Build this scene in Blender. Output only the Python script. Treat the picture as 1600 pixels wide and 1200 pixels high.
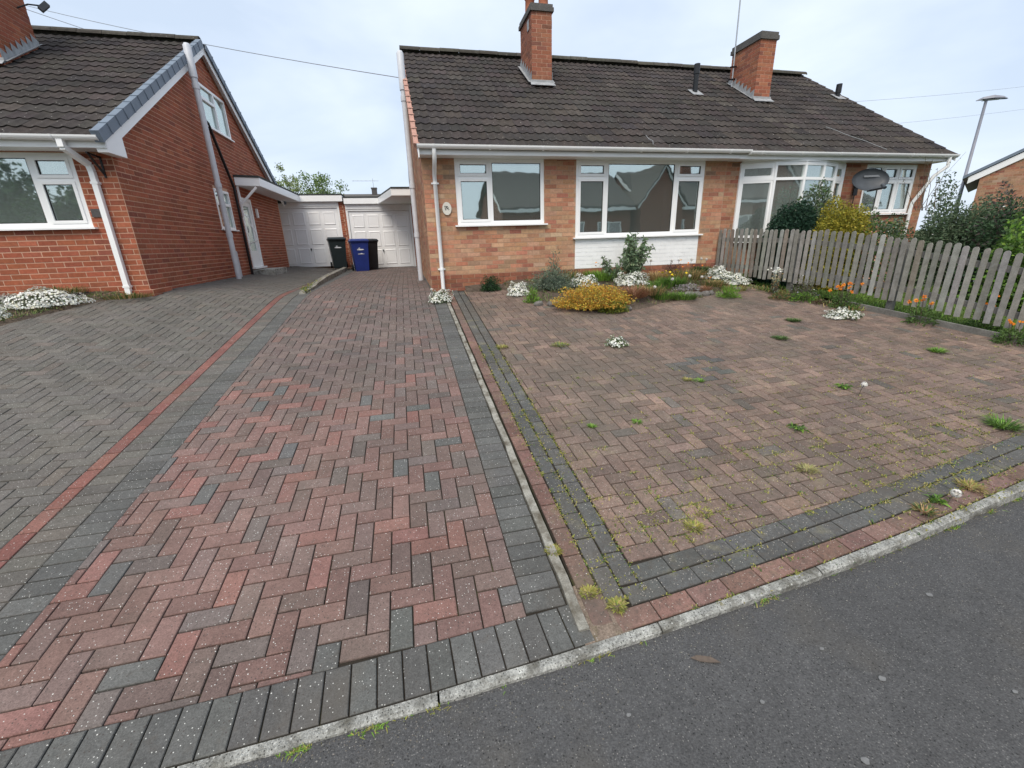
import bpy, math, random
from mathutils import Vector, Matrix
R = random.Random(7)
pi = math.pi
for o in list(bpy.data.objects): bpy.data.objects.remove(o)
scene = bpy.context.scene
col = scene.collection

# ------------------------------------------------------------------ camera
EYE = Vector((0, 0, 1.7763))
FOC, YAW, PITCH, ROLL = 667.7313, .2228, .3209, .0311
cy_, sy_, cp_, sp_ = math.cos(YAW), math.sin(YAW), math.cos(PITCH), math.sin(PITCH)
FW = Vector((sy_*cp_, cy_*cp_, -sp_)); RT = Vector((cy_, -sy_, 0)); DN = FW.cross(RT)
RT2 = RT*math.cos(ROLL) + DN*math.sin(ROLL); DN2 = DN*math.cos(ROLL) - RT*math.sin(ROLL)
cam_d = bpy.data.cameras.new('camera'); cam = bpy.data.objects.new('camera', cam_d); col.objects.link(cam)
cam.matrix_world = Matrix((( RT2.x, -DN2.x, -FW.x, EYE.x), (RT2.y, -DN2.y, -FW.y, EYE.y), (RT2.z, -DN2.z, -FW.z, EYE.z), (0, 0, 0, 1)))
cam_d.sensor_width = 36; cam_d.lens = 36*FOC/1600; cam_d.clip_start = .05; cam_d.clip_end = 900
scene.camera = cam

def px(p):
    d = Vector(p) - EYE; z = d.dot(FW)
    if z < .05: return None
    return (800 + FOC*d.dot(RT2)/z, 600 + FOC*d.dot(DN2)/z)
def seen_area(pts):
    q = [px(p) for p in pts]
    if any(a is None for a in q): return 0
    cx = sum(a[0] for a in q)/len(q); cyy = sum(a[1] for a in q)/len(q)
    if not (-20 < cx < 1620 and -20 < cyy < 1220): return 0
    return abs(sum(q[i][0]*q[(i+1) % len(q)][1] - q[(i+1) % len(q)][0]*q[i][1] for i in range(len(q))))/2

# ------------------------------------------------------------------ sky, sun, exposure
SUN_EL, SUN_AZ = math.radians(52), math.radians(205)     # azimuth clockwise from +Y
w = bpy.data.worlds.new('World'); scene.world = w; w.use_nodes = True
nt = w.node_tree; nt.nodes.clear()
def wn(t, **k):
    n = nt.nodes.new(t)
    for a, b in k.items(): setattr(n, a, b)
    return n
sky = wn('ShaderNodeTexSky', sky_type='NISHITA', sun_disc=False, sun_elevation=SUN_EL, sun_rotation=SUN_AZ, air_density=1.0, dust_density=2.5, ozone_density=1.2)
tc = wn('ShaderNodeTexCoord')
mp = wn('ShaderNodeMapping'); mp.inputs['Scale'].default_value = (1, 1, 2.6); mp.inputs['Rotation'].default_value = (.2, .1, .6)
nz = wn('ShaderNodeTexNoise'); nz.inputs['Scale'].default_value = 2.3; nz.inputs['Detail'].default_value = 5; nz.inputs['Roughness'].default_value = .5; nz.inputs['Distortion'].default_value = .3
rp = wn('ShaderNodeValToRGB'); rp.color_ramp.elements[0].position = .36; rp.color_ramp.elements[0].color = (3.5, 4.1, 4.95, 1)
rp.color_ramp.elements[1].position = .64; rp.color_ramp.elements[1].color = (4.75, 5.25, 5.95, 1)
mx = wn('ShaderNodeMix', data_type='RGBA'); mx.inputs[0].default_value = .88
bg = wn('ShaderNodeBackground'); bg.inputs['Strength'].default_value = .105
ow = wn('ShaderNodeOutputWorld')
L = nt.links.new
L(tc.outputs['Generated'], mp.inputs['Vector']); L(mp.outputs[0], nz.inputs['Vector']); L(nz.outputs['Fac'], rp.inputs[0])
L(sky.outputs[0], mx.inputs[6]); L(rp.outputs[0], mx.inputs[7]); L(mx.outputs[2], bg.inputs['Color']); L(bg.outputs[0], ow.inputs[0])
sd = bpy.data.lights.new('sun', 'SUN'); sd.energy = 1.5; sd.angle = math.radians(35); sd.color = (1, .90, .77)
sun = bpy.data.objects.new('sun', sd); col.objects.link(sun)
sun.rotation_euler = Vector((-math.sin(SUN_AZ)*math.cos(SUN_EL), -math.cos(SUN_AZ)*math.cos(SUN_EL), -math.sin(SUN_EL))).to_track_quat('-Z', 'Y').to_euler()
scene.view_settings.view_transform = 'Standard'; scene.view_settings.look = 'None'
scene.view_settings.exposure = 0.95; scene.view_settings.gamma = 1; scene.view_settings.use_curve_mapping = False
try: scene.cycles.max_bounces = 8; scene.cycles.transparent_max_bounces = 24
except Exception: pass

# ------------------------------------------------------------------ materials
MATS = {}
def M(name, base=(.5, .5, .5), rough=.8, src=None, var=(), bump=None, specks=(), spec=.3, patch=(), metal=0, sub=0):
    """procedural material. src: colour from 'obj' colour or 'attr' vertex colour. var: (scale, amount) multipliers;
    patch: (scale, lo, hi, colour, strength) noise stains; specks: (scale, radius, gate, colour)"""
    m = bpy.data.materials.new(name); m.use_nodes = True; t = m.node_tree; N = t.nodes; l = t.links.new
    b = N['Principled BSDF']; b.inputs['Roughness'].default_value = rough; b.inputs['Specular IOR Level'].default_value = spec; b.inputs['Metallic'].default_value = metal
    geo = N.new('ShaderNodeNewGeometry')
    if src == 'obj': c = N.new('ShaderNodeObjectInfo').outputs['Color']
    elif src == 'attr':
        a = N.new('ShaderNodeAttribute'); a.attribute_name = 'col'; c = a.outputs['Color']
    else:
        rgb = N.new('ShaderNodeRGB'); rgb.outputs[0].default_value = (*base, 1); c = rgb.outputs[0]
    def noise(s, d=3, r=.55):
        n = N.new('ShaderNodeTexNoise'); n.inputs['Scale'].default_value = s; n.inputs['Detail'].default_value = d; n.inputs['Roughness'].default_value = r
        l(geo.outputs['Position'], n.inputs['Vector']); return n.outputs['Fac']
    def mr(v, a, b_, c_, d):
        n = N.new('ShaderNodeMapRange'); l(v, n.inputs[0])
        for i, q in enumerate((a, b_, c_, d)): n.inputs[i+1].default_value = q
        return n.outputs[0]
    def mix(f, a, b_, mode='MIX'):
        n = N.new('ShaderNodeMix'); n.data_type = 'RGBA'; n.blend_type = mode
        if isinstance(f, (int, float)): n.inputs[0].default_value = f
        else: l(f, n.inputs[0])
        for i, q in ((6, a), (7, b_)):
            if isinstance(q, tuple): n.inputs[i].default_value = (*q, 1) if len(q) == 3 else q
            else: l(q, n.inputs[i])
        return n.outputs[2]
    for s, a in var:
        v = mr(noise(s), .25, .75, 1-a, 1+a)
        cc = N.new('ShaderNodeCombineColor')
        for i in range(3): l(v, cc.inputs[i])
        c = mix(1.0, c, cc.outputs[0], 'MULTIPLY')
    for s, lo, hi, pc, st in patch:
        c = mix(mr(noise(s, 5, .6), lo, hi, 0, st), c, pc)
    for s, r, gate, sc in specks:
        vo = N.new('ShaderNodeTexVoronoi'); vo.inputs['Scale'].default_value = s; l(geo.outputs['Position'], vo.inputs['Vector'])
        a = mr(vo.outputs['Distance'], r*.55, r, 1, 0)
        sx = N.new('ShaderNodeSeparateColor'); l(vo.outputs['Color'], sx.inputs[0])
        g = N.new('ShaderNodeMath'); g.operation = 'GREATER_THAN'; l(sx.outputs[0], g.inputs[0]); g.inputs[1].default_value = gate
        mm = N.new('ShaderNodeMath'); mm.operation = 'MULTIPLY'; l(a, mm.inputs[0]); l(g.outputs[0], mm.inputs[1])
        c = mix(mm.outputs[0], c, sc)
    l(c, b.inputs['Base Color'])
    if bump:
        s, st, d = bump
        bn = N.new('ShaderNodeBump'); bn.inputs['Strength'].default_value = st; bn.inputs['Distance'].default_value = d
        l(noise(s, 4, .65), bn.inputs['Height']); l(bn.outputs[0], b.inputs['Normal'])
    if sub:
        tr = N.new('ShaderNodeBsdfTranslucent'); l(c, tr.inputs[0]); ms = N.new('ShaderNodeMixShader'); ms.inputs[0].default_value = sub
        l(b.outputs[0], ms.inputs[1]); l(tr.outputs[0], ms.inputs[2]); l(ms.outputs[0], N['Material Output'].inputs[0])
    MATS[name] = m; return m
def pair(name, **k): M(name+'_o', src='obj', **k); M(name+'_a', src='attr', **k)
WHITE_SPECK = (.62, .62, .58)
pair('paver', rough=.92, var=((160, .30), (420, .22), (45, .14), (7, .12), (1.1, .14)), bump=(260, .45, .004), spec=.2,
     specks=((70, .17, .40, WHITE_SPECK), (62, .22, .55, (.07, .06, .055)), (27, .085, .60, (.66, .65, .60))), patch=((2.1, .56, .80, (.115, .10, .082), .6), (22, .56, .8, (.10, .086, .072), .45)))
pair('slab_paver', rough=.92, var=((150, .32), (420, .22), (45, .2), (6, .18), (.9, .2)), bump=(260, .45, .004), spec=.2,
     specks=((70, .20, .35, (.40, .37, .32)), (60, .24, .5, (.075, .065, .055)), (25, .08, .6, (.60, .58, .53))),
     patch=((.8, .47, .66, (.112, .097, .080), .72), (30, .50, .70, (.092, .080, .066), .6), (6, .58, .78, (.21, .19, .10), .5)))
pair('brick', rough=.9, var=((300, .14), (25, .18), (2.2, .10)), bump=(260, .3, .004), spec=.2)
pair('tile', rough=.93, var=((160, .28), (14, .25), (1.3, .18)), bump=(180, .5, .006), spec=.15,
     specks=((13, .13, .86, (.34, .33, .29)), (30, .2, .92, (.40, .39, .36))), patch=((1.7, .60, .85, (.09, .083, .064), .45),))
M('leaf', src='attr', rough=.6, spec=.25, var=((40, .2),), sub=.25)
M('petal', src='attr', rough=.6, spec=.2, sub=.2)
M('mortar_buff', (.42, .29, .20), .95, var=((200, .15), (3, .15)), bump=(300, .3, .003), spec=.1)
M('mortar_pink', (.54, .34, .245), .95, var=((200, .15), (3, .15)), bump=(300, .3, .003), spec=.1)
M('white_upvc', (.86, .87, .87), .32, var=((3, .03),), spec=.5, patch=((6, .62, .9, (.66, .66, .61), .4),))
M('white_paint', (.84, .85, .85), .7, var=((120, .06), (5, .05)), bump=(150, .3, .003), spec=.2, patch=((9, .6, .85, (.6, .6, .57), .4),))
M('door_white', (.84, .85, .86), .42, var=((2, .03),), spec=.4, patch=((5, .6, .85, (.66, .66, .62), .35),))
M('grey_pipe', (.56, .58, .62), .45, var=((8, .08),), spec=.4)
M('black_plastic', (.012, .013, .015), .38, spec=.4, var=((9, .2),))
M('blue_plastic', (.012, .030, .19), .36, spec=.45, var=((9, .12),))
M('black_green_plastic', (.012, .021, .022), .38, spec=.4, var=((9, .2),))
M('rubber', (.012, .012, .012), .8)
M('logo_white', (.78, .80, .83), .6)
M('felt', (.050, .056, .055), .95, var=((60, .25), (5, .25)), bump=(200, .5, .005))
M('lead', (.30, .31, .32), .7, var=((14, .25),), spec=.3, patch=((8, .55, .8, (.50, .50, .49), .6),))
M('grey_cap', (.16, .20, .25), .55, var=((10, .1),), spec=.35)
M('verge_pink', (.42, .24, .19), .9, var=((40, .2), (5, .15)))
M('concrete_cap', (.105, .10, .095), .95, var=((60, .3), (9, .2)), bump=(80, .5, .01))
M('clay', (.45, .17, .10), .9, var=((30, .2),))
M('kerb_concrete', (.40, .40, .37), .95, var=((260, .45), (90, .40), (25, .3), (6, .3)), bump=(150, 1.0, .012), spec=.1, specks=((95, .36, .45, (.10, .10, .09)), (50, .26, .62, (.58, .58, .54))), patch=((9, .47, .68, (.12, .113, .09), .9),))
M('edging_concrete', (.32, .31, .27), .95, var=((200, .35), (30, .25)), bump=(160, .9, .008), spec=.1, patch=((9, .42, .66, (.115, .10, .075), .95),))
M('asphalt', (.088, .088, .088), .9, var=((140, .38), (300, .25), (60, .15), (9, .10), (.8, .12)), bump=(130, 1.0, .008), spec=.2,
  specks=((105, .30, .62, (.205, .20, .19)), (80, .30, .70, (.030, .030, .030)), (30, .055, .93, (.42, .42, .40))), patch=((1.4, .52, .78, (.125, .113, .093), .7), (5, .6, .8, (.045, .045, .047), .5)))
M('bed_sand', (.036, .031, .025), 1, var=((300, .4), (8, .3)), bump=(200, .6, .006), spec=.05, patch=((3, .55, .75, (.115, .12, .04), .6),))
M('bed_grey', (.090, .083, .073), 1, var=((200, .3), (8, .3)), spec=.05)
M('soil', (.125, .100, .080), 1, var=((120, .45), (14, .3), (1.5, .2)), bump=(60, .9, .03), spec=.05, specks=((40, .18, .8, (.26, .23, .18)),))
M('corner_dirt', (.21, .165, .13), 1, var=((120, .4), (30, .3)), bump=(120, .8, .01), spec=.05, specks=((60, .25, .6, (.34, .30, .26)),), patch=((14, .5, .7, (.13, .12, .06), .7),))
M('turf', (.085, .125, .030), 1, var=((30, .4), (2, .3)), bump=(80, .8, .03), spec=.05)
M('terrain', (.07, .085, .04), 1, var=((5, .3), (.3, .3)), spec=.05)
M('weathered_wood_o', rough=.95, src='obj', var=((90, .2), (11, .22)), bump=(140, .5, .004), spec=.1, patch=((16, .55, .75, (.30, .31, .31), .5),))
M('rail_wood', (.17, .165, .15), .95, var=((60, .25), (9, .2)), bump=(140, .5, .004), spec=.1)
M('stone', (.17, .16, .15), .95, var=((60, .3), (9, .3)), bump=(60, .8, .02), spec=.1)
M('bark', (.10, .08, .06), .95, var=((60, .3),), bump=(60, .7, .02))
M('room', (.60, .60, .57), .9, var=((1.5, .15),))
M('curtain', (.72, .74, .75), .9, sub=.35, var=((6, .08),))
M('blind', (.62, .65, .62), .7, var=((20, .06),), sub=.15)
M('gum', (.17, .172, .17), .9, var=((90, .2),))
M('steel', (.38, .40, .42), .45, metal=.6, var=((20, .15),))
M('dish_grey', (.055, .062, .070), .5, var=((8, .15),), spec=.4)
M('dish_mark', (.14, .15, .16), .5)
M('brick_wall_far', (.20, .085, .055), .9, var=((20, .2), (3, .1)))
M('dead_leaf', (.115, .09, .072), .9, var=((60, .2),))
M('wire', (.22, .23, .25), .6)
M('plaque', (.66, .64, .57), .6, var=((60, .12),))
M('plaque_ink', (.20, .20, .19), .7)
M('dark_plate', (.085, .08, .08), .8, var=((40, .2),))
M('pot_white', (.7, .7, .68), .5)
M('lamp_post', (.24, .25, .29), .5, var=((6, .08),), spec=.4)
M('lamp_glass', (.35, .36, .38), .2, spec=.6)
def glassmat(name, tint, refl, veil):
    """double glazing: see-through, mirror reflection, and a pale diffuse veil painted in for room light behind the pane"""
    m = bpy.data.materials.new(name); m.use_nodes = True; t = m.node_tree; t.nodes.clear(); l = t.links.new
    tr = t.nodes.new('ShaderNodeBsdfTransparent'); tr.inputs[0].default_value = (*tint, 1)
    df = t.nodes.new('ShaderNodeBsdfDiffuse'); df.inputs[0].default_value = (.40, .46, .44, 1)  # pale diffuse lifts the dark reflections, standing in for light from the rooms
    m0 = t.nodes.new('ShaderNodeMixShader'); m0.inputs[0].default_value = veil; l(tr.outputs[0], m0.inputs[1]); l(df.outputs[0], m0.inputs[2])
    gl = t.nodes.new('ShaderNodeBsdfGlossy'); gl.inputs['Roughness'].default_value = .02; gl.inputs[0].default_value = (.90, 1, .97, 1)
    ge = t.nodes.new('ShaderNodeNewGeometry'); nz = t.nodes.new('ShaderNodeTexNoise'); nz.inputs['Scale'].default_value = 2.2; l(ge.outputs['Position'], nz.inputs['Vector'])
    bp = t.nodes.new('ShaderNodeBump'); bp.inputs['Strength'].default_value = .05; bp.inputs['Distance'].default_value = .02; l(nz.outputs['Fac'], bp.inputs['Height']); l(bp.outputs[0], gl.inputs['Normal'])
    lw = t.nodes.new('ShaderNodeLayerWeight'); lw.inputs[0].default_value = .25
    mr = t.nodes.new('ShaderNodeMapRange'); mr.inputs[3].default_value = refl; mr.inputs[4].default_value = min(1, refl+.5); l(lw.outputs['Fresnel'], mr.inputs[0])
    ms = t.nodes.new('ShaderNodeMixShader'); l(mr.outputs[0], ms.inputs[0]); l(m0.outputs[0], ms.inputs[1]); l(gl.outputs[0], ms.inputs[2])
    o = t.nodes.new('ShaderNodeOutputMaterial'); l(ms.outputs[0], o.inputs[0]); MATS[name] = m
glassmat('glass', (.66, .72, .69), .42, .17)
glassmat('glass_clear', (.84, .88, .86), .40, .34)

# ------------------------------------------------------------------ mesh helpers
ORG = {}
class MB:
    def __init__(s): s.v = []; s.f = []; s.c = []
    def add(s, vs, fs, c=None):
        n = len(s.v); s.v += [tuple(a) for a in vs]; s.f += [tuple(i+n for i in f) for f in fs]; s.c += [c or (1, 1, 1)]*len(vs); return s
    def box(s, x0, x1, y0, y1, z0, z1, c=None):
        return s.add([(x0, y0, z0), (x1, y0, z0), (x1, y1, z0), (x0, y1, z0), (x0, y0, z1), (x1, y0, z1), (x1, y1, z1), (x0, y1, z1)],
                     [(0, 3, 2, 1), (4, 5, 6, 7), (0, 1, 5, 4), (1, 2, 6, 5), (2, 3, 7, 6), (3, 0, 4, 7)], c)
    def prism(s, poly, d, c=None):
        n = len(poly); d = Vector(d); a = [Vector(p) for p in poly]; b = [p+d for p in a]
        return s.add(a+b, [tuple(range(n-1, -1, -1)), tuple(range(n, 2*n))] + [(i, (i+1) % n, n+(i+1) % n, n+i) for i in range(n)], c)
    def tube(s, pts, r, n=8, c=None, cap=True):
        pts = [Vector(p) for p in pts]; k = len(pts); rs = r if isinstance(r, (list, tuple)) else [r]*k; vs = []; fs = []
        up = None
        for i, p in enumerate(pts):
            t = (pts[min(i+1, k-1)] - pts[max(i-1, 0)]).normalized()
            if up is None: up = Vector((0, 0, 1)) if abs(t.z) < .9 else Vector((0, 1, 0))
            a = t.cross(up).normalized(); b = a.cross(t); up = b
            for j in range(n):
                th = 2*pi*j/n; vs.append(p + (a*math.cos(th) + b*math.sin(th))*rs[i])
        for i in range(k-1):
            for j in range(n): fs.append((i*n+j, (i+1)*n+j, (i+1)*n+(j+1) % n, i*n+(j+1) % n))
        if cap:
            q = len(vs); vs += vs[:n]+vs[(k-1)*n:k*n]; fs += [tuple(range(q, q+n)), tuple(range(q+2*n-1, q+n-1, -1))]
        return s.add(vs, fs, c)
    def bar(s, a, b, wx, wy, c=None):
        """square bar between two points; wx across, wy the other way"""
        a = Vector(a); b = Vector(b); t = (b-a).normalized(); up = Vector((0, 0, 1)) if abs(t.z) < .9 else Vector((0, 1, 0))
        p = t.cross(up).normalized()*wx/2; q = p.cross(t).normalized()*wy/2
        vs = [e+s1*p+s2*q for e in (a, b) for s1, s2 in ((-1, -1), (1, -1), (1, 1), (-1, 1))]
        return s.add(vs, [(0, 3, 2, 1), (4, 5, 6, 7), (0, 1, 5, 4), (1, 2, 6, 5), (2, 3, 7, 6), (3, 0, 4, 7)], c)
    def ellipsoid(s, c0, r, n=10, m=7, jit=0, c=None):
        vs = []; fs = []
        for i in range(m+1):
            ph = pi*i/m
            for j in range(n):
                th = 2*pi*j/n; k = 1 + R.uniform(-jit, jit)
                vs.append((c0[0]+r[0]*k*math.sin(ph)*math.cos(th), c0[1]+r[1]*k*math.sin(ph)*math.sin(th), c0[2]+r[2]*k*math.cos(ph)))
        for i in range(m):
            for j in range(n): fs.append((i*n+j, (i+1)*n+j, (i+1)*n+(j+1) % n, i*n+(j+1) % n))
        return s.add(vs, fs, c)
    def build(s, name, mat, parent=None, org=None, smooth=False, kind=None):
        o0 = Vector(ORG[parent.name]) if parent else Vector(org or (0, 0, 0))
        me = bpy.data.meshes.new(name); me.from_pydata([tuple(Vector(p)-o0) for p in s.v], [], s.f)
        if mat.endswith('_a') or mat in ('leaf', 'petal'):
            a = me.color_attributes.new('col', 'FLOAT_COLOR', 'POINT'); a.data.foreach_set('color', [q for c in s.c for q in (*c[:3], 1)])
        if smooth: me.polygons.foreach_set('use_smooth', [True]*len(me.polygons))
        me.materials.append(MATS[mat]); me.update()
        o = bpy.data.objects.new(name, me); col.objects.link(o)
        if parent: o.parent = parent
        else: o.location = o0
        ORG[o.name] = o0
        if kind: o['kind'] = kind
        return o
def tag(o, label, cat, group=None):
    o['label'] = label; o['category'] = cat
    if group: o['group'] = group
    return o
def thing(name, loc, label, cat, group=None):
    o = bpy.data.objects.new(name, None); col.objects.link(o); o.location = loc; o.empty_display_size = .1; ORG[o.name] = Vector(loc); return tag(o, label, cat, group)
def piece(name, me, parent, loc, rot, sc=(1, 1, 1), c=None):
    o = bpy.data.objects.new(name, me); col.objects.link(o); o.parent = parent
    o.matrix_local = Matrix.Translation(Vector(loc)-Vector(ORG[parent.name])) @ rot.to_4x4() @ Matrix.Diagonal((*sc, 1))
    if c: o.color = (*c, 1)
    ORG[o.name] = ORG[parent.name]; return o
def rawmesh(name, vs, fs, mat):
    me = bpy.data.meshes.new(name); me.from_pydata(vs, [], fs); me.materials.append(MATS[mat]); me.update(); return me
def jit(c, a=.12, h=.04):
    k = 1+R.uniform(-a, a); return tuple(max(.003, q*k*(1+R.uniform(-h, h))) for q in c)
def pick(pal):
    t = R.random()*sum(p[0] for p in pal)
    for wgt, c in pal:
        t -= wgt
        if t <= 0: return c
    return pal[-1][1]

# ------------------------------------------------------------------ levels of the ground
SL = .1203
def pz(y):
    if y < 7.8: return SL*y
    if y > 8.83: return SL*7.8 + SL*1.03/2
    t = y-7.8; return SL*7.8 + SL*t - SL*t*t/2.06
def g(x, y):
    a = min(1.3, max(0, (-2.2-x)/1.75)); b = min(1, max(0, (y-1.2)/6.6))
    return pz(y) + .19*a*b
def yk(x):
    if x > 3.5: return 1.232+.05*3.5+.0145*12.25+.1515*(x-3.5)
    if x < -1.2: return 1.232-.06+.0209+.0152*(x+1.2)
    return 1.232+.05*x+.0145*x*x
def kdir(x): return math.atan((yk(x+.01)-yk(x-.01))/.02)
def frame(x, y, ang, tilt=.004):
    e = .05
    gx = (g(x+e, y)-g(x-e, y))/(2*e) + R.uniform(-tilt, tilt); gy = (g(x, y+e)-g(x, y-e))/(2*e) + R.uniform(-tilt, tilt)
    n = Vector((-gx, -gy, 1)).normalized(); X = Vector((math.cos(ang), math.sin(ang), gx*math.cos(ang)+gy*math.sin(ang))).normalized(); Y = n.cross(X)
    return Matrix((X, Y, n)).transposed()

# ------------------------------------------------------------------ terrain and road
def grid(xs, ys, zf):
    vs = [(x, y, zf(x, y)) for y in ys for x in xs]; n = len(xs)
    return vs, [(j*n+i, j*n+i+1, (j+1)*n+i+1, (j+1)*n+i) for j in range(len(ys)-1) for i in range(n-1)]
def frange(a, b, n): return [a+(b-a)*i/n for i in range(n+1)]
xs = [-400, -120, -40, -20] + frange(-12, 14, 26) + [22, 40, 120, 400]; ys = [-6, 1.35] + frange(2, 20, 18) + [24, 40, 120, 500]
m = MB(); vs, fs = grid(xs, ys, lambda x, y: g(x, y)-.09 if y > 1.4 else -.05); m.add(vs, fs)
o = m.build('ground', 'terrain'); o['kind'] = 'structure'
def rz(y): return .128 + (y-1.2)*.012 if y > -4 else .0656
m = MB(); xs = [-300, -60, -20] + frange(-8, 12, 40) + [20, 60, 300]
vs = []; fs = []
rows = [lambda x: yk(x)-.040, lambda x: 0, lambda x: -2.0, lambda x: -4.6]
for r in rows:
    for x in xs: vs.append((x, r(x), rz(r(x)) if -50 < x < 50 else rz(r(x))-.0))
n = len(xs)
for j in range(3):
    for i in range(n-1): fs.append(((j+1)*n+i, (j+1)*n+i+1, j*n+i+1, j*n+i))
m.add(vs, fs); road = m.build('road', 'asphalt'); road['kind'] = 'structure'
m = MB(); vs, fs = grid([-400, -60, 0, 60, 400], [-500, -60, -8, -4.75], lambda x, y: .20); m.add(vs, fs)
o = m.build('far_verge', 'turf'); o['kind'] = 'structure'
m = MB(); m.box(-300, 300, -4.75, -4.6, .0, .16); o = m.build('far_kerb', 'kerb_concrete'); o['kind'] = 'structure'

# kerb along the road: one concrete stone after another
kr = bpy.data.objects.new('kerb', None); col.objects.link(kr); kr['kind'] = 'structure'; ORG['kerb'] = Vector((0, 0, 0))
JX = [-8.4]
for q in (-7.45, -6.5, -5.55, -4.6, -3.7, -2.8, -1.85, -.92, -.05, .92, 1.86, 2.8, 3.7, 4.6, 5.5, 6.4, 7.3, 8.2, 9.1): JX.append(q)
for a, b in zip(JX, JX[1:]):
    m = MB(); k = 8; sec = []
    for i in range(k+1):
        x = a+.004+(b-a-.008)*i/k; y1 = yk(x)-.002; y0 = y1-.042+R.uniform(-.004, .004); zt = g(x, y1)+.002+R.uniform(-.0015, .0015)
        sec.append([(x, y1, zt-.12), (x, y1, zt), (x, y0+.012, zt-.002+R.uniform(-.002, .001)), (x, y0, zt-.010), (x, y0-.003, zt-.12)])
    m.add([p for s in sec for p in s], [(i*5+j, i*5+j+1, (i+1)*5+j+1, (i+1)*5+j) for i in range(k) for j in range(4)] + [(4, 3, 2, 1, 0), tuple(k*5+j for j in range(5))])
    m.build('kerb_stone', 'kerb_concrete', kr)

# ------------------------------------------------------------------ block paving
PL, PW, JT = .2, .1, .0062
def paver_geo(poly, inset=.0045, dep=.028):
    n = len(poly); cx = sum(p[0] for p in poly)/n; cyy = sum(p[1] for p in poly)/n
    ins = []
    for x, y in poly:
        d = math.hypot(x-cx, y-cyy) or 1; k = max(.5, 1-inset*1.3/d); ins.append((cx+(x-cx)*k, cyy+(y-cyy)*k))
    vs = [(x, y, -dep) for x, y in poly] + [(x, y, -.0035) for x, y in poly] + [(x, y, 0) for x, y in ins]
    fs = [(i, (i+1) % n, n+(i+1) % n, n+i) for i in range(n)] + [(n+i, n+(i+1) % n, 2*n+(i+1) % n, 2*n+i) for i in range(n)] + [tuple(range(2*n, 3*n))]
    return vs, fs
hl, hw = (PL-JT)/2, (PW-JT)/2
FULL = [(-hl, -hw), (hl, -hw), (hl, hw), (-hl, hw)]
def clip(poly, px_, py_, nx, ny):
    out = []; k = len(poly)
    for i in range(k):
        a, b = poly[i], poly[(i+1) % k]; da = (a[0]-px_)*nx+(a[1]-py_)*ny; db = (b[0]-px_)*nx+(b[1]-py_)*ny
        if da >= 0: out.append(a)
        if (da >= 0) != (db >= 0):
            t = da/(da-db); out.append((a[0]+(b[0]-a[0])*t, a[1]+(b[1]-a[1])*t))
    return out
def parea(p): return abs(sum(p[i][0]*p[(i+1) % len(p)][1]-p[(i+1) % len(p)][0]*p[i][1] for i in range(len(p))))/2
def herring(x0, x1, y0, y1, rot, ox, oy, planes, colour):
    """blocks of a 90 degree herringbone: (cx, cy, ang, local polygon, full?, colour)"""
    out = []; ca, sa = math.cos(rot), math.sin(rot)
    n0, n1 = int((x0-ox)/PW)-16, int((x1-ox)/PW)+16; m0, m1 = int((y0-oy)/PW)-16, int((y1-oy)/PW)+16
    for i in range(n0, n1):
        for j in range(m0, m1):
            k = (i+j) % 4
            if k == 0: lx, ly, a = (i+1)*PW, (j+.5)*PW, 0
            elif k == 2: lx, ly, a = (i+.5)*PW, (j+1)*PW, pi/2
            else: continue
            cx, cyy = ox+lx*ca-ly*sa, oy+lx*sa+ly*ca
            if not (x0-.15 < cx < x1+.15 and y0-.15 < cyy < y1+.15): continue
            c2, s2 = math.cos(a+rot), math.sin(a+rot)
            poly = [(cx+x*c2-y*s2, cyy+x*s2+y*c2) for x, y in FULL]; A0 = parea(poly)
            for pl in planes(cx, cyy):
                poly = clip(poly, *pl)
                if len(poly) < 3: break
            if len(poly) < 3 or parea(poly) < .0012: continue
            full = parea(poly) > A0*.995
            loc = [((x-cx)*c2+(y-cyy)*s2, -(x-cx)*s2+(y-cyy)*c2) for x, y in poly]
            out.append((cx, cyy, a+rot, FULL if full else loc, full, colour(cx, cyy)))
    return out
def row_along_y(x, wide, y0, y1, length, colour, stop=None):
    """edge row running up the slope; blocks `wide` across, `length` along"""
    out = []; y = y0
    while y < y1:
        h, q = (wide-JT)/2, (length-JT)/2; d = R.uniform(-.0015, .0015)
        out.append((x+wide/2+d, y+length/2, 0, [(-h, -q), (h, -q), (h, q), (-h, q)], False, colour(x, y))); y += length
    return out
def row_along_kerb(off, x0, x1, deep, length, colour):
    out = []; x = x0
    while x < x1:
        a = kdir(x+length/2); h, q = (length-JT)/2, (deep-JT)/2
        xx = x+length/2; d = off+deep/2
        out.append((xx-math.sin(a)*d, yk(xx)+math.cos(a)*d, a, [(-h, -q), (h, -q), (h, q), (-h, q)], False, colour(xx, 0))); x += length*math.cos(a)
    return out
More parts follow.
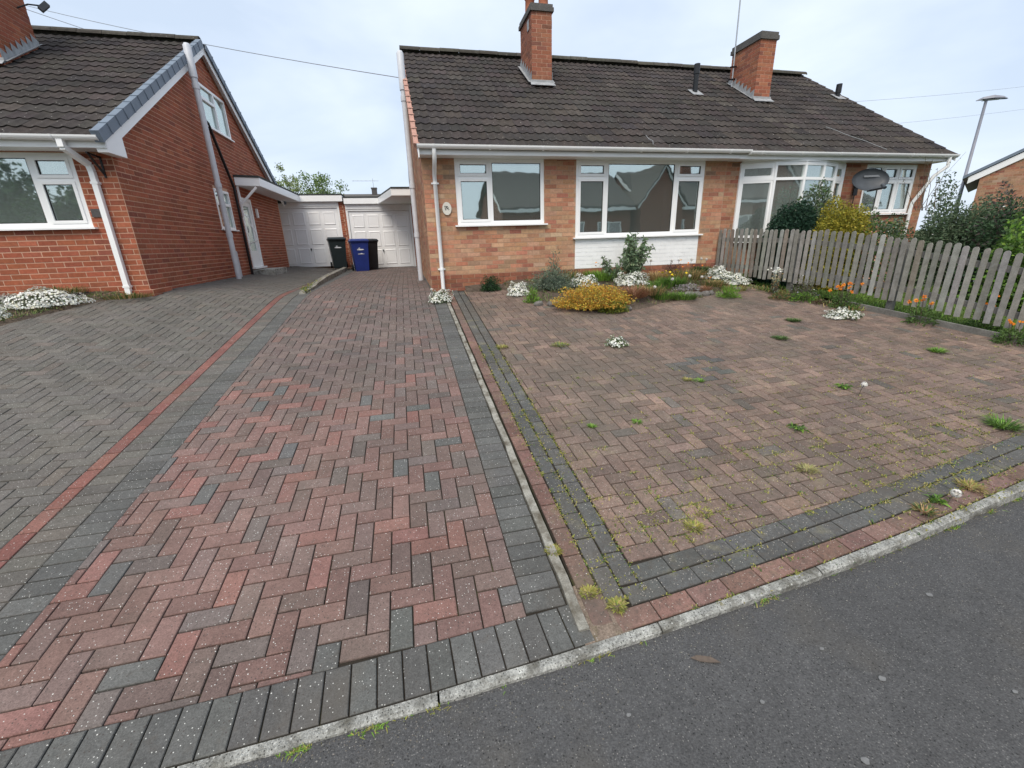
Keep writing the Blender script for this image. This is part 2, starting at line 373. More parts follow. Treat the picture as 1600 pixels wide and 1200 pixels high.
def lay(root, mat, blocks, limit=300):
    full_me = rawmesh('paver', *paver_geo(FULL), mat+'_o'); cache = {}
    sc = []
    for b in blocks:
        cx, cyy, a, poly, full, c = b; ca, sa = math.cos(a), math.sin(a)
        sc.append((seen_area([(cx+x*ca-y*sa, cyy+x*sa+y*ca, g(cx, cyy)) for x, y in poly]), b))
    sc.sort(key=lambda t: -t[0]); rest = MB()
    for i, (s, (cx, cyy, a, poly, full, c)) in enumerate(sc):
        rot = frame(cx, cyy, a); z = g(cx, cyy)+R.uniform(-.0015, .0015)
        if i < limit and s > 0:
            if full: me = full_me
            else:
                key = tuple(round(q, 4) for p in poly for q in p); me = cache.get(key)
                if not me: me = cache[key] = rawmesh('paver', *paver_geo(poly), mat+'_o')
            piece('paver', me, root, (cx, cyy, z), rot, (1, 1, 1), c)
        else:
            vs, fs = paver_geo(poly); o = Vector((cx, cyy, z)); rest.add([rot @ Vector(v)+o for v in vs], fs, c)
    return rest.build('far_pavers', mat+'_a', root, kind='stuff')
def sheet(name, mat, x0f, x1f, y0f, y1, dz, nx=10, ny=60):
    m = MB(); vs = []; fs = []
    for j in range(ny+1):
        for i in range(nx+1):
            t = j/ny; xm = i/nx
            y = None
            xa, xb = x0f(t), x1f(t); x = xa+(xb-xa)*xm; ya = y0f(x); y = ya+(y1-ya)*t
            vs.append((x, y, g(x, y)+dz))
    for j in range(ny):
        for i in range(nx): fs.append((j*(nx+1)+i, j*(nx+1)+i+1, (j+1)*(nx+1)+i+1, (j+1)*(nx+1)+i))
    m.add(vs, fs); o = m.build(name, mat); o['kind'] = 'structure'; return o

RED, RB, BRN, GRY, GRB = (.210, .116, .100), (.180, .115, .100), (.158, .115, .102), (.116, .116, .111), (.134, .112, .102)
def drive_col(x, y):
    if y < 4.3+.25*math.sin(3*x): c = pick(((1.5, RED), (5, RB), (5, BRN), (.9, GRY), (1.6, GRB)))
    else: c = pick(((.5, RB), (5, (.146, .112, .101)), (4, (.132, .106, .096)), (1.2, (.116, .100, .092))))
    return jit(c, .13, .018)
def grey_col(x, y): return jit((.103, .103, .098), .15, .012)
def nb_grey(x, y): return jit(pick(((5, (.128, .119, .106)), (3, (.119, .112, .101)), (1, (.138, .120, .105)))), .10, .015)
XL, XM, XR, XS, XK = -1.782, -1.975, -2.168, .365, .561
root = sheet('driveway', 'bed_sand', lambda t: -1.975, lambda t: .561, yk, 17.22, -.011)
bl = herring(XL, XS, 1.3, 17.2, 0, .365, 1.41+.02, lambda x, y: [(XL, 0, 1, 0), (XS-.002, 0, -1, 0), (x, yk(x)+.203, -math.sin(kdir(x)), math.cos(kdir(x))), (0, 17.2, 0, -1)], drive_col)
bl += row_along_y(XS, .196, yk(.46)+.21, 17.1, .1, grey_col) + row_along_y(XM, .193, yk(-1.9)+.21, 17, .1, grey_col)
bl += row_along_kerb(.004, XM, .556, .2, .1, grey_col)
lay(root, 'paver', bl)
# concrete edging strip between driveway and forecourt
m = MB(); n = 44; sec = []
for i in range(n+1):
    y = yk(.6)+.06+(7.3-yk(.6)-.06)*i/n; wv = R.uniform(-.006, .006); z = g(.6, y)
    sec.append([(.566+wv, y, z-.06), (.568+wv, y, z+.006+R.uniform(-.003, .003)), (.614+wv*.4, y, z+.009+R.uniform(-.004, .003)), (.628+wv, y, z-.06)])
m.add([p for s in sec for p in s], [(i*4+j, i*4+j+1, (i+1)*4+j+1, (i+1)*4+j) for i in range(n) for j in range(3)] + [(3, 2, 1, 0)])
o = m.build('edging_strip', 'edging_concrete'); o['kind'] = 'structure'

root = sheet('neighbour_driveway', 'bed_grey', lambda t: -8.0+max(0, (t-.55))*9, lambda t: XM, yk, 17.22, -.008, 70)
def nb_edge(x, y):
    pl = [(XR-.102, 0, -1, 0), (x, yk(x)+.203, -math.sin(kdir(x)), math.cos(kdir(x))), (0, 17.2, 0, -1)]
    if 4.5 < y < 7.8: pl.append((-4.2, 7.85, 1, -.555))
    elif y >= 7.8: pl.append((-3.95, 0, 1, 0))
    return pl
bl = [b for b in herring(-7.6, XR-.1, 1.3, 17.2, 0, -2.27, 1.45, nb_edge, nb_grey) if b[1] < 4.6 or b[0] > (-4.28-(7.85-b[1])*.555 if b[1] < 7.85 else -3.95)]
bl += row_along_y(XR, .193, yk(-2.1)+.21, 17, .1, nb_grey) + row_along_y(XR-.102, .1, yk(-2.2)+.21, 17, .2, lambda x, y: jit((.195, .092, .077) if y < 9 else (.15, .105, .09), .14))
bl += row_along_kerb(.004, -7.0, XM, .2, .1, grey_col)
lay(root, 'paver', bl)

def fence_x(y): return 6.2+(8.0-y)*.2105
def fc_col(x, y):
    c = pick(((3, (.174, .126, .103)), (3.4, (.194, .139, .113)), (2.6, (.152, .114, .095)), (1.2, (.220, .154, .121)), (.4, (.124, .110, .096))))
    if 2.5 < x < 3.2 and 3.5 < y < 4.05 and R.random() < .5: c = (.10, .10, .094)
    return jit(c, .14, .02)
root = sheet('forecourt', 'bed_sand', lambda t: .628, lambda t: 8.6-2.3*t, yk, 8.02, -.010, 20)
ROT = math.radians(1.6)
bl = herring(.955, 8.4, 1.5, 8.0, ROT, .955, 1.62, lambda x, y: [(.957, 0, 1, 0), (x, yk(x)+.312, -math.sin(kdir(x)), math.cos(kdir(x))), (fence_x(y)+.05, y, -1, -.21), (0, 8.0, 0, -1)], fc_col)
dk_grey = lambda x, y: jit((.094, .095, .091), .15, .012)
bl += row_along_y(.634, .1, yk(.7)+.06, 7.9, .2, lambda x, y: jit((.165, .100, .082), .2))
bl += row_along_y(.740, .1, yk(.8)+.15, 7.9, .2, dk_grey) + row_along_y(.846, .1, yk(.9)+.215, 7.9, .2, dk_grey)
bl += row_along_kerb(.006, .75, 8.4, .1, .2, lambda x, y: jit((.175, .108, .088), .2)) + row_along_kerb(.108, .86, 8.4, .1, .2, dk_grey) + row_along_kerb(.210, .965, 8.4, .1, .2, dk_grey)
lay(root, 'slab_paver', bl)

# ------------------------------------------------------------------ brick walls, roofs, windows
BRICK_ME = {}
def brick_mesh():
    if 'b' not in BRICK_ME:
        vs = [(x, y, z) for y in (-.0035, .03) for z in (-.5, .5) for x in (-.5, .5)]
        BRICK_ME['b'] = rawmesh('brick', vs, [(0, 1, 3, 2), (1, 5, 7, 3), (5, 4, 6, 7), (4, 0, 2, 6), (2, 3, 7, 6), (4, 5, 1, 0)], 'brick_o')
    return BRICK_ME['b']
def lay_bricks(O, u, n, u0, u1, z0, z1, pal, openings=(), top=None, bond=.225, course=.075, joint=.010, shift=0, colf=None):
    """stretcher bond: list of (centre, rot, len, height, colour)"""
    out = []; O = Vector(O); u = Vector(u).normalized(); n = Vector(n).normalized(); rot = Matrix((u, -n, Vector((0, 0, 1)))).transposed()
    k = 0; z = z0
    while z < z1-.02:
        zt = min(z+course, z1)
        cuts = [(u0, u1)]
        for a, b, c, d in openings:
            if zt > c+.012 and z < d-.012:
                nc = []
                for p, q in cuts:
                    if b <= p or a >= q: nc.append((p, q)); continue
                    if a > p: nc.append((p, a))
                    if b < q: nc.append((b, q))
                cuts = nc
        for p, q in cuts:
            s = math.floor((p-u0)/bond)*bond + u0 - (bond/2 if (k+shift) % 2 else 0)
            while s < q:
                a, b = max(s, p)+joint/2, min(s+bond, q)-joint/2
                if b-a > .035:
                    c = (a+b)/2; h = zt-z-joint
                    if top is None or (zt < top(a) and zt < top(b)):
                        cc = colf(c, z) if colf else None
                        out.append((O+u*c+Vector((0, 0, (z+zt)/2)), rot, b-a, h, cc or jit(pick(pal), .13, .05), u))
                s += bond
        z += course; k += 1
    return out
def put_bricks(bricks, parent, limit, name='brick', rest_name='far_bricks', mat='brick', me=None):
    sc = []
    for b in bricks:
        c, rot, ln, h, cc, u = b; d = u*ln/2; e = Vector((0, 0, h/2))
        vis = (EYE-c).dot(-rot.col[1]) > 0
        sc.append((seen_area([c-d-e, c+d-e, c+d+e, c-d+e]) if vis else 0, b))
    sc.sort(key=lambda t: -t[0]); rest = MB(); me = me or brick_mesh()
    for i, (s, (c, rot, ln, h, cc, u)) in enumerate(sc):
        if i < limit and s > 0: piece(name, me, parent, c - rot.col[1]*R.uniform(-.0015, .0015), rot, (ln, 1, h), cc)
        else:
            vs = [rot @ Vector((x*ln, y, z*h))+c for y in (-.0035, .03) for z in (-.5, .5) for x in (-.5, .5)]
            rest.add(vs, [(0, 1, 3, 2), (1, 5, 7, 3), (4, 0, 2, 6), (2, 3, 7, 6), (4, 5, 1, 0)], cc)
    if rest.v: rest.build(rest_name, mat+'_a', parent, kind='stuff')
def core_wall(m, x0, x1, y0, y1, z0, z1, openings, axis='x'):
    """solid wall of boxes round the openings; axis x: runs along x between y0..y1"""
    us = sorted({x0, x1, *[q for o in openings for q in o[:2]]}) if axis == 'x' else sorted({y0, y1, *[q for o in openings for q in o[:2]]})
    for a, b in zip(us, us[1:]):
        mid = (a+b)/2; segs = [(z0, z1)]
        for o in openings:
            if o[0] < mid < o[1]:
                ns = []
                for p, q in segs:
                    if o[3] <= p or o[2] >= q: ns.append((p, q)); continue
                    if o[2] > p: ns.append((p, o[2]))
                    if o[3] < q: ns.append((o[3], q))
                segs = ns
        for p, q in segs:
            if axis == 'x': m.box(a, b, y0, y1, p, q)
            else: m.box(x0, x1, a, b, p, q)

def tile_mesh():
    if 't' in BRICK_ME: return BRICK_ME['t']
    W, Ln, n = .3, .37, 16; vs = []; fs = []
    for k, (y, lift) in enumerate(((0, .018), (Ln, .0))):
        for i in range(n+1):
            x = -W/2+W*i/n; c = .5+.5*math.cos(2*pi*x/.15); vs.append((x, y, lift+.019*c**1.5))
    for i in range(n+1):
        x = -W/2+W*i/n; c = .5+.5*math.cos(2*pi*x/.15); vs.append((x, .004, .018-.013+.019*c**1.5))
    N = n+1
    fs = [(i, i+1, N+i+1, N+i) for i in range(n)] + [(2*N+i, 2*N+i+1, i+1, i) for i in range(n)]
    BRICK_ME['t'] = (vs, fs, rawmesh('tile', vs, fs, 'tile_o')); return BRICK_ME['t']
def tiles(parent, x0, x1, E, slope, length, limit, pal, gauge=.3, skip=None, drift=None):
    vs, fs, me = tile_mesh(); a = math.atan(slope); up = Vector((0, math.cos(a), math.sin(a))); nn = Vector((0, -math.sin(a), math.cos(a)))
    rot = Matrix((Vector((1, 0, 0)), up, nn)).transposed(); it = []; k = 0; s = -.06; nc = round((x1-x0)/.3); W = (x1-x0)/nc
    while s < length-.12:
        for i in range(nc):
            c = Vector((x0+(i+.5)*W, E[1], E[2])) + up*s + nn*R.uniform(-.003, .003)
            if skip and skip(c): continue
            d = Vector((.15, 0, 0)); e = up*gauge
            cc = jit(pick(pal), .16, .04)
            it.append((seen_area([c-d, c+d, c+d+e, c-d+e]), c, cc, R.uniform(-.006, .006)))
        s += gauge
    it.sort(key=lambda t: -t[0]); rest = MB()
    for i, (s, c, cc, tw) in enumerate(it):
        r2 = rot @ Matrix.Rotation(tw, 3, 'Z')
        if i < limit and s > 0: piece('tile', me, parent, c, r2, (W/.3, 1, 1), cc)
        else: rest.add([r2 @ Vector((v[0]*W/.3, v[1], v[2]))+c for v in vs], fs, cc)
    if rest.v: rest.build('far_tiles', 'tile_a', parent, kind='stuff')
TILE_PAL = ((5, (.050, .043, .040)), (3, (.056, .048, .044)), (2, (.044, .039, .038)), (.4, (.068, .058, .050)))

def ridge(parent, x0, x1, y, z, pal=TILE_PAL):
    n = max(1, round((x1-x0)/.45)); W = (x1-x0)/n; vs = []; fs = []
    for k, x in enumerate((-.5, .5)):
        for r, dz in ((.125, 0), (.105, -.012)):
            for j in range(9):
                th = pi*j/8; vs.append((x, -r*math.cos(th), r*math.sin(th)*.8+dz))
    for j in range(8): fs += [(j, j+1, 18+j+1, 18+j)]
    fs += [(9+j, j, j+1, 9+j+1)[::-1] for j in range(8)] + [(27+j, 18+j, 18+j+1, 27+j+1) for j in range(8)]
    me = rawmesh('ridge_tile', vs, fs, 'tile_o')
    for i in range(n): piece('ridge_tile', me, parent, (x0+(i+.5)*W, y, z-.02+R.uniform(-.006, .006)), Matrix.Rotation(R.uniform(-.01, .01), 3, 'Y'), (W*.985, 1, 1), jit((.075, .07, .06), .15))

def bars(m, rects, y0, y1):
    for a, b, c, d in rects: m.box(a, b, y0, y1, c, d)
def window(parent, x0, x1, z0, z1, yw, cols_, interior=True, sill=True, glass='glass', depth=1.8, fr=.055, name='window', sillover=.05, room_c='room'):
    """front-facing window in a wall whose face is yw. cols_: list of (xa, xb, [z splits], casement?)"""
    wdw = MB(); y0, y1 = yw+.008, yw+.072
    bars(wdw, [(x0, x1, z1-fr, z1), (x0, x1, z0, z0+fr), (x0, x0+fr, z0+fr, z1-fr), (x1-fr, x1, z0+fr, z1-fr)], y0, y1)
    cas = []
    for i, (a, b, sp, op) in enumerate(cols_):
        if i: wdw.box(a-fr/2, a+fr/2, y0+.001, y1-.001, z0+fr, z1-fr)
        zs = [z0+fr-.005]+list(sp)+[z1-fr+.005]; xa = a+(fr/2 if i else fr)-.003; xb = b-(fr/2 if i < len(cols_)-1 else fr)+.003
        for k in range(len(zs)-1):
            za, zb = zs[k], zs[k+1]
            if k: wdw.box(xa, xb, y0+.002, y1-.002, za-.022, za+.022); za += .022
            if k < len(zs)-2: zb -= .022
            cas.append((xa, xb, za, zb, op))
    W = wdw.build(name, 'white_upvc', parent)
    for xa, xb, za, zb, op in cas:
        q = .04 if op else .012
        f = MB(); yy0, yy1 = (y0-.012, y0+.03) if op else (y0+.006, y0+.03)
        bars(f, [(xa, xb, zb-q, zb), (xa, xb, za, za+q), (xa, xa+q, za+q, zb-q), (xb-q, xb, za+q, zb-q)], yy0, yy1)
        f.build('sash', 'white_upvc', W)
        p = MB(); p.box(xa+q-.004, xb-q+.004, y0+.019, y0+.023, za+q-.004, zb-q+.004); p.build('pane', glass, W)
        gk = MB(); e = .008
        bars(gk, [(xa+q-.002, xb-q+.002, zb-q-e, zb-q+.001), (xa+q-.002, xb-q+.002, za+q-.001, za+q+e), (xa+q-.001, xa+q+e, za+q+e, zb-q-e), (xb-q-e, xb-q+.001, za+q+e, zb-q-e)], y0+.008, y0+.018)
        gk.build('gasket', 'rubber', W)
    if sill:
        s = MB(); s.prism([(x0-sillover, yw-.075, z0-.028), (x0-sillover, yw-.075, z0-.004), (x0-sillover, yw+.06, z0+.003), (x0-sillover, yw+.06, z0-.028)], (x1-x0+2*sillover, 0, 0)); s.build('sill', 'white_upvc', W)
    if interior:
        r = MB(); e = .25; X0, X1, Z0, Z1 = x0-e, x1+e, z0-.75, z1+.03; Y0, Y1 = yw+.115, yw+depth
        r.box(X0, X1, Y1, Y1+.02, Z0, Z1); r.box(X0-.02, X0, Y0, Y1, Z0, Z1); r.box(X1, X1+.02, Y0, Y1, Z0, Z1); r.box(X0, X1, Y0, Y1, Z0-.02, Z0); r.box(X0, X1, Y0, Y1, Z1, Z1+.02)
        r.build('room_wall', room_c, W)
        r = MB(); r.box(x0, x1, yw+.073, yw+.2, z0-.01, z0+.018); r.build('inner_sill', 'white_paint', W)
    return W
def gutter(parent, x0, x1, y, z, r=.058):
    m = MB(); n = 9; vs = []; fs = []
    for x in (x0, x1):
        for rr in (r, r-.006):
            for j in range(n): th = pi+pi*j/(n-1); vs.append((x, y+rr*math.cos(th), z+rr*math.sin(th)))
    for j in range(n-1): fs += [(j, j+1, 2*n+j+1, 2*n+j), (n+j+1, n+j, 3*n+j, 3*n+j+1), (j+1, j, n+j, n+j+1), (2*n+j, 2*n+j+1, 3*n+j+1, 3*n+j)]
    fs += [(0, 2*n, 3*n, n), (n-1, 2*n-1, 4*n-1, 3*n-1)]
    m.add(vs, fs); gt = m.build('gutter', 'white_upvc', parent, smooth=False)
    k = MB()
    for i in range(int((x1-x0)/.9)+1):
        x = x0+.25+i*.9
        if x < x1-.1:
            for j in range(n-1):
                a, b = pi+pi*j/(n-1), pi+pi*(j+1)/(n-1); q = r+.007
                k.bar((x, y+q*math.cos(a), z+q*math.sin(a)), (x, y+q*math.cos(b), z+q*math.sin(b)), .028, .006)
    k.build('bracket', 'white_upvc', gt)
    for xx in (x0, x1):
        c = MB(); c.prism([(xx, y+(r+.004)*math.cos(pi+pi*j/8), z+(r+.004)*math.sin(pi+pi*j/8)) for j in range(9)], (.012 if xx == x1 else -.012, 0, 0)); c.build('stop_end', 'white_upvc', gt)
    return gt
def downpipe(parent, pts, r=.034, square=False, clips=()):
    m = MB()
    if square:
        for a, b in zip(pts, pts[1:]): m.bar(a, b, 2*r, 2*r)
    else: m.tube(pts, r, 12)
    d = m.build('downpipe', 'white_upvc', parent, smooth=not square)
    k = MB()
    for z in clips:
        x, y = pts[-2][0], pts[-2][1]
        if square: k.box(x-r-.012, x+r+.012, y-r-.005, y+r+.03, z-.016, z+.016)
        else: k.tube([(x, y, z-.02), (x, y, z+.02)], r+.007, 12); k.box(x-r-.03, x+r+.03, y+r-.01, y+r+.02, z-.012, z+.012)
    if clips: k.build('pipe_clip', 'white_upvc', d)
    return d
def chimney(parent, x0, x1, y0, y1, zb, zt, pal, pots=(), roofz=None, cap_h=.13, holes=True):
    c = MB(); c.box(x0+.008, x1-.008, y0+.008, y1-.008, zb, zt); ch = c.build('chimney', 'mortar_pink', parent)
    br = lay_bricks((x0, y0+.008, 0), (1, 0, 0), (0, -1, 0), 0, x1-x0, zb, zt, pal) + lay_bricks((x0+.008, y1, 0), (0, -1, 0), (-1, 0, 0), 0, y1-y0, zb, zt, pal, shift=1) + lay_bricks((x1-.008, y0, 0), (0, 1, 0), (1, 0, 0), 0, y1-y0, zb, zt, pal, shift=1)
    put_bricks(br, ch, 0, rest_name='chimney_bricks')
    k = MB(); k.box(x0-.03, x1+.03, y0-.03, y1+.03, zt, zt+cap_h*.55); k.box(x0-.012, x1+.012, y0-.012, y1+.012, zt+cap_h*.55, zt+cap_h)
    k.build('cap', 'concrete_cap', ch)
    for px_, py_ in pots:
        p = MB(); q = 12; prof = ((.105, 0), (.098, .26), (.115, .27), (.115, .33), (.085, .33), (.08, .1))
        p.add([(px_+r*math.cos(2*pi*j/q), py_+r*math.sin(2*pi*j/q), zt+cap_h+h) for r, h in prof for j in range(q)], [(i*q+j, i*q+(j+1) % q, (i+1)*q+(j+1) % q, (i+1)*q+j) for i in range(len(prof)-1) for j in range(q)])
        p.build('chimney_pot', 'clay', ch, smooth=True)
    # lead: apron in front, stepped pieces up both sides
    f = MB(); z0 = roofz(y0); sl = (roofz(y1)-roofz(y0))/(y1-y0)
    f.prism([(x0-.05, y0-.12, z0-.12*sl+.045), (x1+.05, y0-.12, z0-.12*sl+.045), (x1+.03, y0-.012, z0+.05), (x0-.03, y0-.012, z0+.05)], (0, -.004, .006)); f.box(x0-.03, x1+.03, y0-.013, y0-.009, z0+.02, z0+.10)
    f.build('flashing', 'lead', ch)
    for sgn, xx in ((-1, x0), (1, x1)):
        n = int((y1-y0)/.13)
        for i in range(n):
            f = MB(); ya = y0+i*(y1-y0)/n; yb = ya+(y1-y0)/n+.02; za, zb_ = roofz(ya)+.02, roofz(yb)+.02
            f.prism([(xx+sgn*.004, ya, za), (xx+sgn*.004, yb, zb_), (xx+sgn*.006, yb, zb_+.07), (xx+sgn*.006, ya, zb_+.13)], (sgn*.004, 0, 0))
            f.add([(xx+sgn*.005, ya, za+.03), (xx+sgn*.07, ya, za+.04), (xx+sgn*.07, yb, zb_+.04), (xx+sgn*.005, yb, zb_+.03)], [(0, 1, 2, 3)])
            f.build('flashing', 'lead', ch)
    return ch

PAL_A = ((4, (.435, .235, .142)), (3, (.445, .270, .168)), (2.4, (.42, .190, .120)), (.8, (.33, .142, .095)), (.6, (.30, .19, .125)), (.7, (.47, .32, .215)))
PAL_A2 = ((4, (.27, .105, .066)), (2, (.30, .13, .08)), (1, (.20, .085, .06)))
PAL_C = ((5, (.320, .100, .056)), (3, (.290, .092, .053)), (2, (.350, .115, .065)), (1, (.245, .082, .053)))
YA = 8.03
def roofA(y): return 3.285+.636*(y-7.66)

# ---- the pair of bungalows on the right: the one with the picture window, and its attached neighbour
A = thing('bungalow', (3.3, 9, 1.0), 'buff brick bungalow with the wide picture window over a white painted panel', 'house', 'semi-detached pair behind the forecourt')
B = thing('bungalow', (8.9, 9, 1.0), 'attached bungalow with bow window behind the picket fence and shrubs', 'house', 'semi-detached pair behind the forecourt')
XA0, XAB, XB1 = .395, 6.25, 11.45
ZT = 3.14
opA = [(.935, 2.52, 2.083, ZT), (3.13, 5.777, 1.82, ZT)]
m = MB(); core_wall(m, XA0, XAB, YA, YA+.11, .8, ZT, opA); wA = m.build('wall', 'mortar_buff', A)
panel = (3.13, 5.777, 1.245, 1.795)
put_bricks(lay_bricks((0, YA, 0), (1, 0, 0), (0, -1, 0), XA0, XAB, 1.24, ZT, PAL_A, opA+[panel]) +
           lay_bricks((0, YA-.004, 0), (1, 0, 0), (0, -1, 0), XA0-.004, XAB, .865, 1.24, PAL_A2, (), shift=1), wA, 300)
m = MB(); m.box(panel[0], panel[1], YA-.004, YA+.02, panel[2], panel[3]); pn = m.build('painted_panel', 'white_paint', A)
put_bricks([b[:4]+((.84, .85, .85),)+b[5:] for b in lay_bricks((0, YA-.006, 0), (1, 0, 0), (0, -1, 0), panel[0], panel[1], panel[2], panel[3]-.02, PAL_A, joint=.008, shift=1)], pn, 300, me=rawmesh('painted_brick', [tuple(v.co) for v in brick_mesh().vertices], [tuple(p.vertices) for p in brick_mesh().polygons], 'white_paint'))
# side wall with gable (faces the driveway)
def gabA(y): return roofA(y)-.05 if y < 11.95 else roofA(11.95)-(y-11.95)*.636-.05
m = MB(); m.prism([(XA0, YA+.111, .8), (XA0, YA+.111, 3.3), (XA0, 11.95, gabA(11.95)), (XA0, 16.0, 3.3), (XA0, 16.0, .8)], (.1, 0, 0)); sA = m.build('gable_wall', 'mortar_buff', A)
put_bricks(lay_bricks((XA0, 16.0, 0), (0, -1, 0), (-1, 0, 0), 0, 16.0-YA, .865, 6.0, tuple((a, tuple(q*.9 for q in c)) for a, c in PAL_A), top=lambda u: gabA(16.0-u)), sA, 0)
m = MB(); m.box(XA0+.11, XAB, 15.9, 16, .8, 3.3); m.build('rear_wall', 'mortar_buff', A)
window(A, *opA[0], YA, [(.935, 1.545, [2.85], True), (1.545, 2.52, [], False)])
W2 = window(A, *opA[1], YA, [(3.13, 3.735, [2.85], True), (3.735, 5.165, [], False), (5.165, 5.777, [2.85], True)])
m = MB(); m.box(1.61, 2.44, YA+.03, YA+.05, 3.045, 3.082)
m.build('trickle_vent', 'black_plastic', A)
def eaves(par, x0, x1, yw, ytop, zf0, zf1, over):
    m = MB(); m.box(x0, x1, ytop, ytop+.02, zf0, zf1); f = m.build('fascia', 'white_upvc', par)
    m = MB(); m.box(x0+.002, x1-.002, ytop+.021, yw+.1, zf0+.006, zf0+.022); m.build('soffit', 'white_upvc', par)
eaves(A, XA0-.045, XAB, YA, 7.70, 3.135, 3.255, .35)
gutter(A, XA0-.06, XAB+.15, 7.635, 3.265)
gx = .586
downpipe(A, [(gx, 7.635, 3.225), (gx, 7.635, 3.10), (gx, 7.80, 2.98), (gx, 7.962, 2.88), (gx, 7.962, 1.0)], .034, clips=(2.75, 1.35))
# roof
RL = math.hypot(11.95-7.66, .636*(11.95-7.66))
def roof(par, x0, x1, yE, zE, sl, yR, limit, skip=None):
    zR = zE+sl*(yR-yE); yB = yR+(yR-yE)
    m = MB(); m.prism([(x0, yE, zE-.05), (x0, yR, zR-.05), (x0, yB, zE-.05), (x0, yB, zE-.08), (x0, yR, zR-.09), (x0, yE, zE-.08)], (x1-x0, 0, 0)); rf = m.build('roof', 'felt', par)
    m = MB(); m.prism([(x0, yR, zR+.02), (x0, yB+.05, zE+.02), (x0, yB+.05, zE-.04), (x0, yR, zR-.04)], (x1-x0, 0, 0)); m.build('rear_slope', 'concrete_cap', rf)
    tiles(rf, x0, x1, (0, yE, zE-.03), sl, math.hypot(yR-yE, zR-zE), limit, TILE_PAL, skip=skip)
    ridge(rf, x0, x1, yR, zR+.01); return rf
rA = roof(A, XA0-.085, XAB, 7.66, 3.285, .636, 11.95, 300, lambda c: 2.97 < c.x < 3.42 and 10.3 < c.y < 11.1)
rB = roof(B, XAB, XB1+.02, 7.66, 3.283, .634, 11.95, 300, lambda c: 8.33 < c.x < 8.7 and 10.1 < c.y < 10.9)
vd = Vector((0, math.cos(math.atan(.636)), math.sin(math.atan(.636))))
me = rawmesh('verge_tile', *(lambda q: (q.v, q.f))(MB().box(-.03, .045, 0, .29, -.045, .02).box(-.035, .06, 0, .03, -.03, .03)), 'verge_pink')
for i in range(17): piece('verge_tile', me, rA, Vector((XA0-.085, 7.66, 3.27))+vd*(i*.3-.04), Matrix((Vector((1, 0, 0)), vd, Vector((1, 0, 0)).cross(vd))).transposed())
m = MB()
for s, (ya, yb) in ((1, (7.62, 11.95)), (-1, (16.24, 11.95))):
    za, zb = 3.25, 3.25+.636*4.29
    m.prism([(XA0-.06, ya, za-.17), (XA0-.06, ya, za-.03), (XA0-.06, yb, zb-.03), (XA0-.06, yb, zb-.17)], (.018, 0, 0))
m.build('bargeboard', 'white_upvc', A)
chimney(A, 2.965, 3.415, 10.26, 11.16, 4.6, 6.24, PAL_A2, pots=((3.08, 10.75), (3.3, 10.5)), roofz=roofA)
m = MB(); m.box(2.955, 2.963, 10.42, 10.55, 5.98, 6.16); m.box(3.417, 3.425, 10.30, 10.4, 5.98, 6.13); m.build('flue_vent', 'lead', A)
# soil vent pipe up the side wall
def soil_pipe(par, x, y, z0, z1, zw):
    m = MB(); m.tube([(x, y, z0), (x, y, zw)], .055, 14); m.tube([(x, y, zw), (x, y, z1-.04), (x, y, z1)], [.070, .070, .045], 14)
    p = m.build('soil_pipe', 'grey_pipe', par, smooth=True)
    for z in (z0+1.0, z0+2.0, zw-.15): MB().tube([(x, y, z-.045), (x, y, z+.045)], .066, 14).build('pipe_collar', 'grey_pipe', p, smooth=True)
soil_pipe(A, .268, 10.3, .98, 5.42, 4.75)
m = MB(); m.tube([(.275, 10.52, 3.2), (.275, 10.52, 5.0)], .02, 8); m.build('waste_pipe', 'black_plastic', A)
# oval wall plaque
m = MB(); q = 24; m.prism([(.757+.078*math.cos(2*pi*i/q), YA-.012, 2.356+.105*math.sin(2*pi*i/q)) for i in range(q)], (0, -.02, 0))
pq = m.build('plaque', 'plaque', A)
m = MB()
for i in range(16): 
    th = R.uniform(0, 6.28); r0 = R.uniform(0, .045); m.box(.757+r0*math.cos(th)-.010, .757+r0*math.cos(th)+.010, YA-.0335, YA-.0325, 2.356+1.2*r0*math.sin(th)-.007, 2.356+1.2*r0*math.sin(th)+.007)
m.build('plaque_motif', 'plaque_ink', pq)
# things on the inside window sills
m = MB(); m.box(4.32, 4.50, YA+.13, YA+.17, 1.845, 1.95); sg = m.build('sill_box', 'pot_white', None, (4.4, YA+.15, 1.845)); tag(sg, 'small pale box standing inside the picture window', 'box')
m = MB(); m.tube([(1.26, YA+.14, 2.105), (1.26, YA+.14, 2.17)], .035, 12); sg = m.build('sill_cup', 'pot_white', None, (1.26, YA+.14, 2.105)); tag(sg, 'small white cup inside the left casement of the buff bungalow', 'cup')

# ---- attached neighbour B
def arc(t):   # bow window plan
    a = math.pi*t; return (6.58+2.48*t, YA-.30*math.sin(a)-.0)
opB = [(6.56, 9.08, 1.62, ZT-.02), (9.68, 11.06, 2.13, ZT-.03)]
m = MB(); core_wall(m, XAB, XB1, YA, YA+.11, .8, ZT, opB); wB = m.build('wall', 'mortar_buff', B)
PAL_B = tuple((a, (c[0]*.86, c[1]*.80, c[2]*.78)) for a, c in PAL_A)
put_bricks(lay_bricks((0, YA, 0), (1, 0, 0), (0, -1, 0), XAB, XB1, .865, ZT, PAL_B, opB), wB, 300)
m = MB(); m.prism([(XB1-.1, YA+.111, .8), (XB1-.1, YA+.111, 3.25), (XB1-.1, 11.95, 5.9), (XB1-.1, 16, 3.25), (XB1-.1, 16, .8)], (.1, 0, 0)); m.build('gable_wall', 'mortar_buff', B)
m = MB(); m.box(XAB, XB1-.1, 15.9, 16, .8, 3.25); m.build('rear_wall', 'mortar_buff', B)
